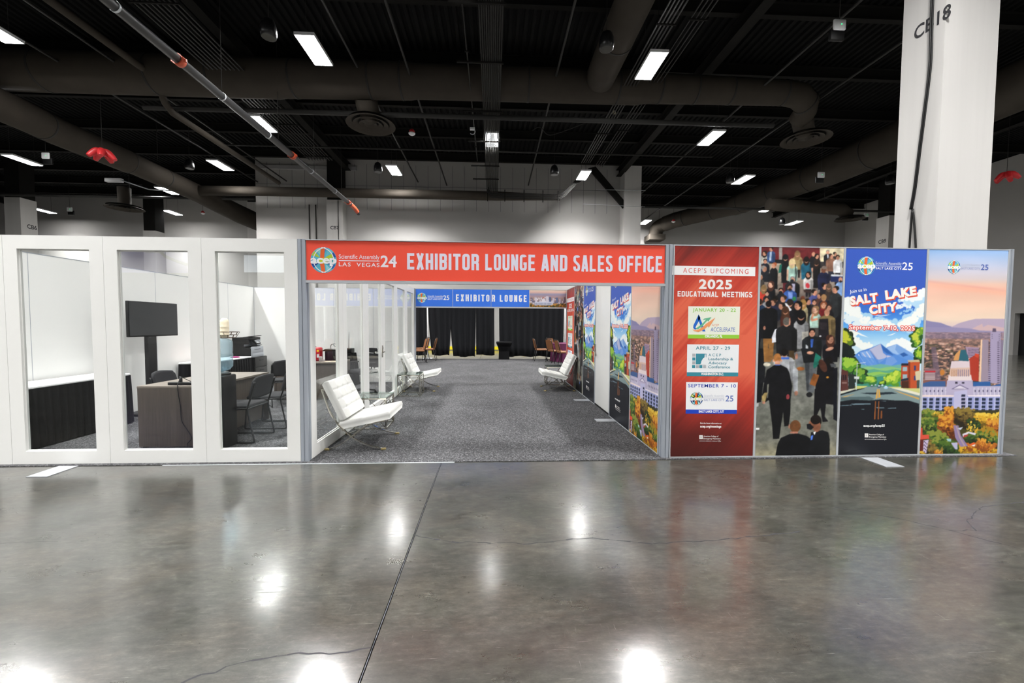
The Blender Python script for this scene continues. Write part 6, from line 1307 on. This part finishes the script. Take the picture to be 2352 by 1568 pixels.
# slim conduits
def runs(name, label, xs_, z, y0, y1, r=.018):
    t = thing(name, label, 'conduit', (xs_[0], 0, z))
    for x in xs_: obj('conduit_run', MB().tube([(x-xs_[0], y0, 0), (x-xs_[0], y1, 0)], r, 6), 'conduit', t)
    for y in np.arange(max(y0, -4)+1, y1, 3): obj('hanger', MB().box(-.06, xs_[-1]-xs_[0]+.06, y-.02, y+.02, -.05, -.02), 'black_steel', t)
runs('conduit_group', 'row of slim conduits beside the sprinkler pipe at the left', [-6.65+.13*k for k in range(9)], 9.22, -20, 15.5, .022)
runs('conduit_group', 'row of slim conduits running back at the right, toward the wall light', [6.2+.1*k for k in range(5)], 9.2, -20, 15.0, .022)
runs('conduit_group', 'second row of slim conduits at the right, beside the deep girder', [7.05+.12*k for k in range(4)], 9.35, -20, 15.8, .018)
runs('conduit_group', 'single thin brown pipe left of the middle conduit rack', [1.28], 9.0, 0, 14.6, .02)
for i, (x, z, lb) in enumerate(((-9.4, 9.35, 'left, third from the sprinkler pipe'), (-11.0, 9.3, 'left, near the long left duct'), (-2.2, 9.45, 'just left of the middle'), (-.6, 9.3, 'close to the left of the middle rack'), (4.0, 9.4, 'just right of the middle'), (10.9, 9.4, 'right of the deep girder'), (13.2, 9.3, 'far right, ending behind the large column'), (-16.3, 9.3, 'far left'))):
    o = obj('ceiling_pipe', MB().tube([(x, -20, z), (x, 18.9 if -10 < x < 10.5 else 26, z)], .035, 8), 'conduit'); tag(o, 'thin dark front-to-back pipe, '+lb, 'pipe')
for i, (y, z, r_, lb) in enumerate(((9.9, 8.65, .085, 'larger one, behind the big duct'), (14.0, 9.2, .04, 'thin one before the rear wall'), (4.9, 9.35, .05, 'thin one near the top edge of the photo'), (19.2, 8.4, .07, 'far back, seen left and right of the rear wall'))):
    x0, x1 = (-9.6, 12) if y < 17 else (-45, 29.8)
    if y > 17:
        for a, b, s_ in ((-45, -11.3, 'left'), (10.7, 29.8, 'right')): tag(obj('cross_pipe', MB().tube([(a, y, z), (b, y, z)], r_, 8), 'conduit'), 'dark pipe running across far back, %s of the rear wall' % s_, 'pipe')
    else: tag(obj('cross_pipe', MB().tube([(x0, y, z), (x1, y, z)], r_, 8), 'conduit'), 'dark pipe running across the hall, '+lb, 'pipe')
# steel brace at the column and offset duct pipe left
tag(obj('diagonal_brace', MB().prism([(7.3, 10.2), (7.7, 10.3), (9.31, 8.5), (9.31, 8.05)], 'y', 18.3, 18.45), 'black_steel'), 'slanting black steel brace leaning against the right end column', 'brace')
tag(obj('offset_pipe', MB().tube([(-8.6, 2, 9.2), (-8.6, 9.0, 9.2), (-8.6, 9.2, 9.1), (-8.6, 9.5, 8.6), (-8.6, 9.8, 8.45), (-8.6, 16.5, 8.45)], .10, 12), 'duct'), 'dark pipe stepping down behind the big duct at the left', 'pipe')
tag(obj('thin_wire', MB().tube([(7.0, 18.188, 8.2), (10.5, 18.188, 8.1)], .012, 5).tube([(7.7, 18.188, 9.0), (10.5, 18.188, 9.0)], .012, 5), 'alu_light'), 'two thin pale rods reaching the right end column', 'rod')
tag(obj('wall_conduit', MB().tube([(-8.22, 18.96, 0), (-8.22, 18.96, 8.1)], .027, 6).tube([(-7.86, 18.96, 0), (-7.86, 18.96, 8.1)], .027, 6), 'conduit'), 'two vertical conduits on the rear wall left of column CB7', 'conduit')
tag(obj('wall_cable', MB().tube([(-6.42, 18.38, 0), (-6.42, 18.38, 8.2)], .018, 6), 'dark'), 'thin black cable down the front of column CB7', 'cable')
# hanging things
def hanging(name, label, cat, px, py, z, build, rod=True, m='conduit'):
    p = at(px, py, Z=z); t = thing(name, label, cat, tuple(p)); build(t)
    if rod: obj('hanging_rod', MB().tube([(0, 0, .1), (0, 0, 10.75-z)], .008, 5), m, t)
    return t
def speaker(t):
    obj('shell', MB().lathe([(.05, .30), (.13, .24), (.18, .10), (.19, -.05), (.17, -.14), (.15, -.15)], n=20), 'dark_satin', t); obj('grille', MB().lathe([(.145, -.149), (.05, -.14), (.02, -.139)], n=20), 'grey_plastic', t)
for px, py, z, lb in ((617, 72, 8.6, 'black bell-shaped hanging speaker at the upper left, above the big duct'), (1393, 100, 8.6, 'black bell-shaped hanging speaker beside the steep duct'), (868, 388, 8.5, 'small black hanging speaker in front of the rear wall, left'), (1273, 394, 8.5, 'small black hanging speaker in front of the rear wall, right'),
                      (1796, 510, 8.3, 'black hanging speaker next to the farthest right ceiling light'), (1677, 412, 8.6, 'black hanging speaker left of the light over the right duct'), (435, 380, 8.6, 'black hanging speaker left of the rear wall'), (2045, 415, 8.4, 'black hanging speaker beside the large column')): hanging('hanging_speaker', lb, 'speaker', px, py, z, speaker)
def ap(t):
    obj('case', MB().bbox(-.16, .16, -.03, .03, -.12, .14, .03), 'white_plastic', t); obj('indicator', MB().box(.02, .045, -.036, -.03, .0, .02), 'led_green', t); obj('lower_unit', MB().bbox(-.18, .18, .04, .12, -.32, -.05, .02), 'dark', t)
for px, py, z, lb in ((1928, 58, 8.9, 'white wireless access box with green light at the upper right'), (1886, 402, 8.2, 'white wireless access box on the long right duct'), (105, 358, 8.5, 'white wireless access box at the far left'), (160, 481, 8.5, 'white wireless access box beside column CB6'), (1990, 494, 8.6, 'white wireless access box over the blue poster')): hanging('wireless_access_point', lb, 'access point', px, py, z, ap)
def box_(t): obj('case', MB().bbox(-.38, .38, -.1, .1, -.09, .09, .01), 'white_plastic', t); obj('arm', MB().tube([(.38, 0, 0), (1.5, .2, -.35), (2.7, .2, -.40)], .03, 6), 'alu_light', t)
hanging('junction_box', 'white box with a bent pale rod at the far left', 'box', 262, 414, 8.6, box_)
def small(t): obj('base', MB().lathe([(.05, .14), (.10, .07), (.11, .0), (.09, -.01)], n=16), 'red_paint', t); obj('sensor', MB().lathe([(.13, -.01), (.12, -.05), (.06, -.09), (.02, -.10)], n=16), 'white_plastic', t)
for px, py, z, lb in ((946, 305, 8.7, 'red and white fire detector hanging in front of the round diffuser\'s right'), (2083, 187, 8.4, 'red and white fire detector beside the large column'), (1547, 508, 8.6, 'small red and white fire detector on the far right duct'), (466, 489, 8.9, 'small red and white fire detector left of the rear wall')): hanging('fire_detector', lb, 'detector', px, py, z, small, m='red_paint' if px in (2083,) else 'conduit')
def strobe(t): obj('case', MB().bbox(-.09, .09, -.05, .05, -.02, .06, .01), 'white_plastic', t); obj('loop', MB().tube([(.10*math.cos(a), 0, -.08+.10*math.sin(a)) for a in np.linspace(-2.4, 1.4, 14)], .014, 6), 'alu_light', t)
hanging('hook_fixture', 'small pale hooked bracket left of the middle rack', 'bracket', 1085, 297, 8.65, strobe, False)
def spider(t):
    for k in range(5):
        a = 2*PI*k/5+.3; c, s = .58*math.cos(a), .58*math.sin(a)
        P = smooth_path([(0, 0, .12), (.22*c, .22*s, .13), (.40*c, .40*s, .03), (.60*c, .60*s, -.10)], 4); obj('lobe', MB().tube(P, [.115-.002*i if i < 9 else .10-.010*(i-8) for i in range(len(P))], 10), 'red_paint', t)
    obj('hub', MB().lathe([(.04, .24), (.12, .20), (.16, .12), (.10, .02)], n=16), 'red_paint', t)
for px, py, z, lb in ((235, 358, 7.1, 'red drooping spider-shaped fixture hanging in front of the left duct'), (2312, 408, 7.6, 'red drooping spider-shaped fixture right of the large column')): hanging('red_fixture', lb, 'fixture', px, py, z, spider)
tag(obj('loose_cable', MB().tube(smooth_path([tuple(at(px, py, Y=10.6)) for px, py in ((1222, 300), (1240, 292), (1256, 308), (1275, 308), (1330, 288), (1380, 268), (1412, 250), (1437, 242))]), .014, 5), 'conduit'), 'thin loose cable sagging across right of the middle rack', 'cable')
tag(obj('cable_tag', MB().box(-.05, .05, -.02, .02, -.06, .06), 'cream', loc=tuple(at(1411, 258, Y=10.58))), 'small cream tag on the loose cable right of the middle', 'tag')
tag(obj('loose_cable', MB().tube(smooth_path([tuple(at(px, py, Y=11.2)) for px, py in ((566, 160), (570, 190), (588, 212))]), .014, 5).tube(smooth_path([tuple(at(px, py, Y=11.4)) for px, py in ((565, 217), (598, 225), (610, 245), (602, 268))]), .014, 5), 'alu_light'), 'thin pale wire looping above the light by the sprinkler pipe', 'cable')
# signs hanging behind the camera, mirrored in the glass
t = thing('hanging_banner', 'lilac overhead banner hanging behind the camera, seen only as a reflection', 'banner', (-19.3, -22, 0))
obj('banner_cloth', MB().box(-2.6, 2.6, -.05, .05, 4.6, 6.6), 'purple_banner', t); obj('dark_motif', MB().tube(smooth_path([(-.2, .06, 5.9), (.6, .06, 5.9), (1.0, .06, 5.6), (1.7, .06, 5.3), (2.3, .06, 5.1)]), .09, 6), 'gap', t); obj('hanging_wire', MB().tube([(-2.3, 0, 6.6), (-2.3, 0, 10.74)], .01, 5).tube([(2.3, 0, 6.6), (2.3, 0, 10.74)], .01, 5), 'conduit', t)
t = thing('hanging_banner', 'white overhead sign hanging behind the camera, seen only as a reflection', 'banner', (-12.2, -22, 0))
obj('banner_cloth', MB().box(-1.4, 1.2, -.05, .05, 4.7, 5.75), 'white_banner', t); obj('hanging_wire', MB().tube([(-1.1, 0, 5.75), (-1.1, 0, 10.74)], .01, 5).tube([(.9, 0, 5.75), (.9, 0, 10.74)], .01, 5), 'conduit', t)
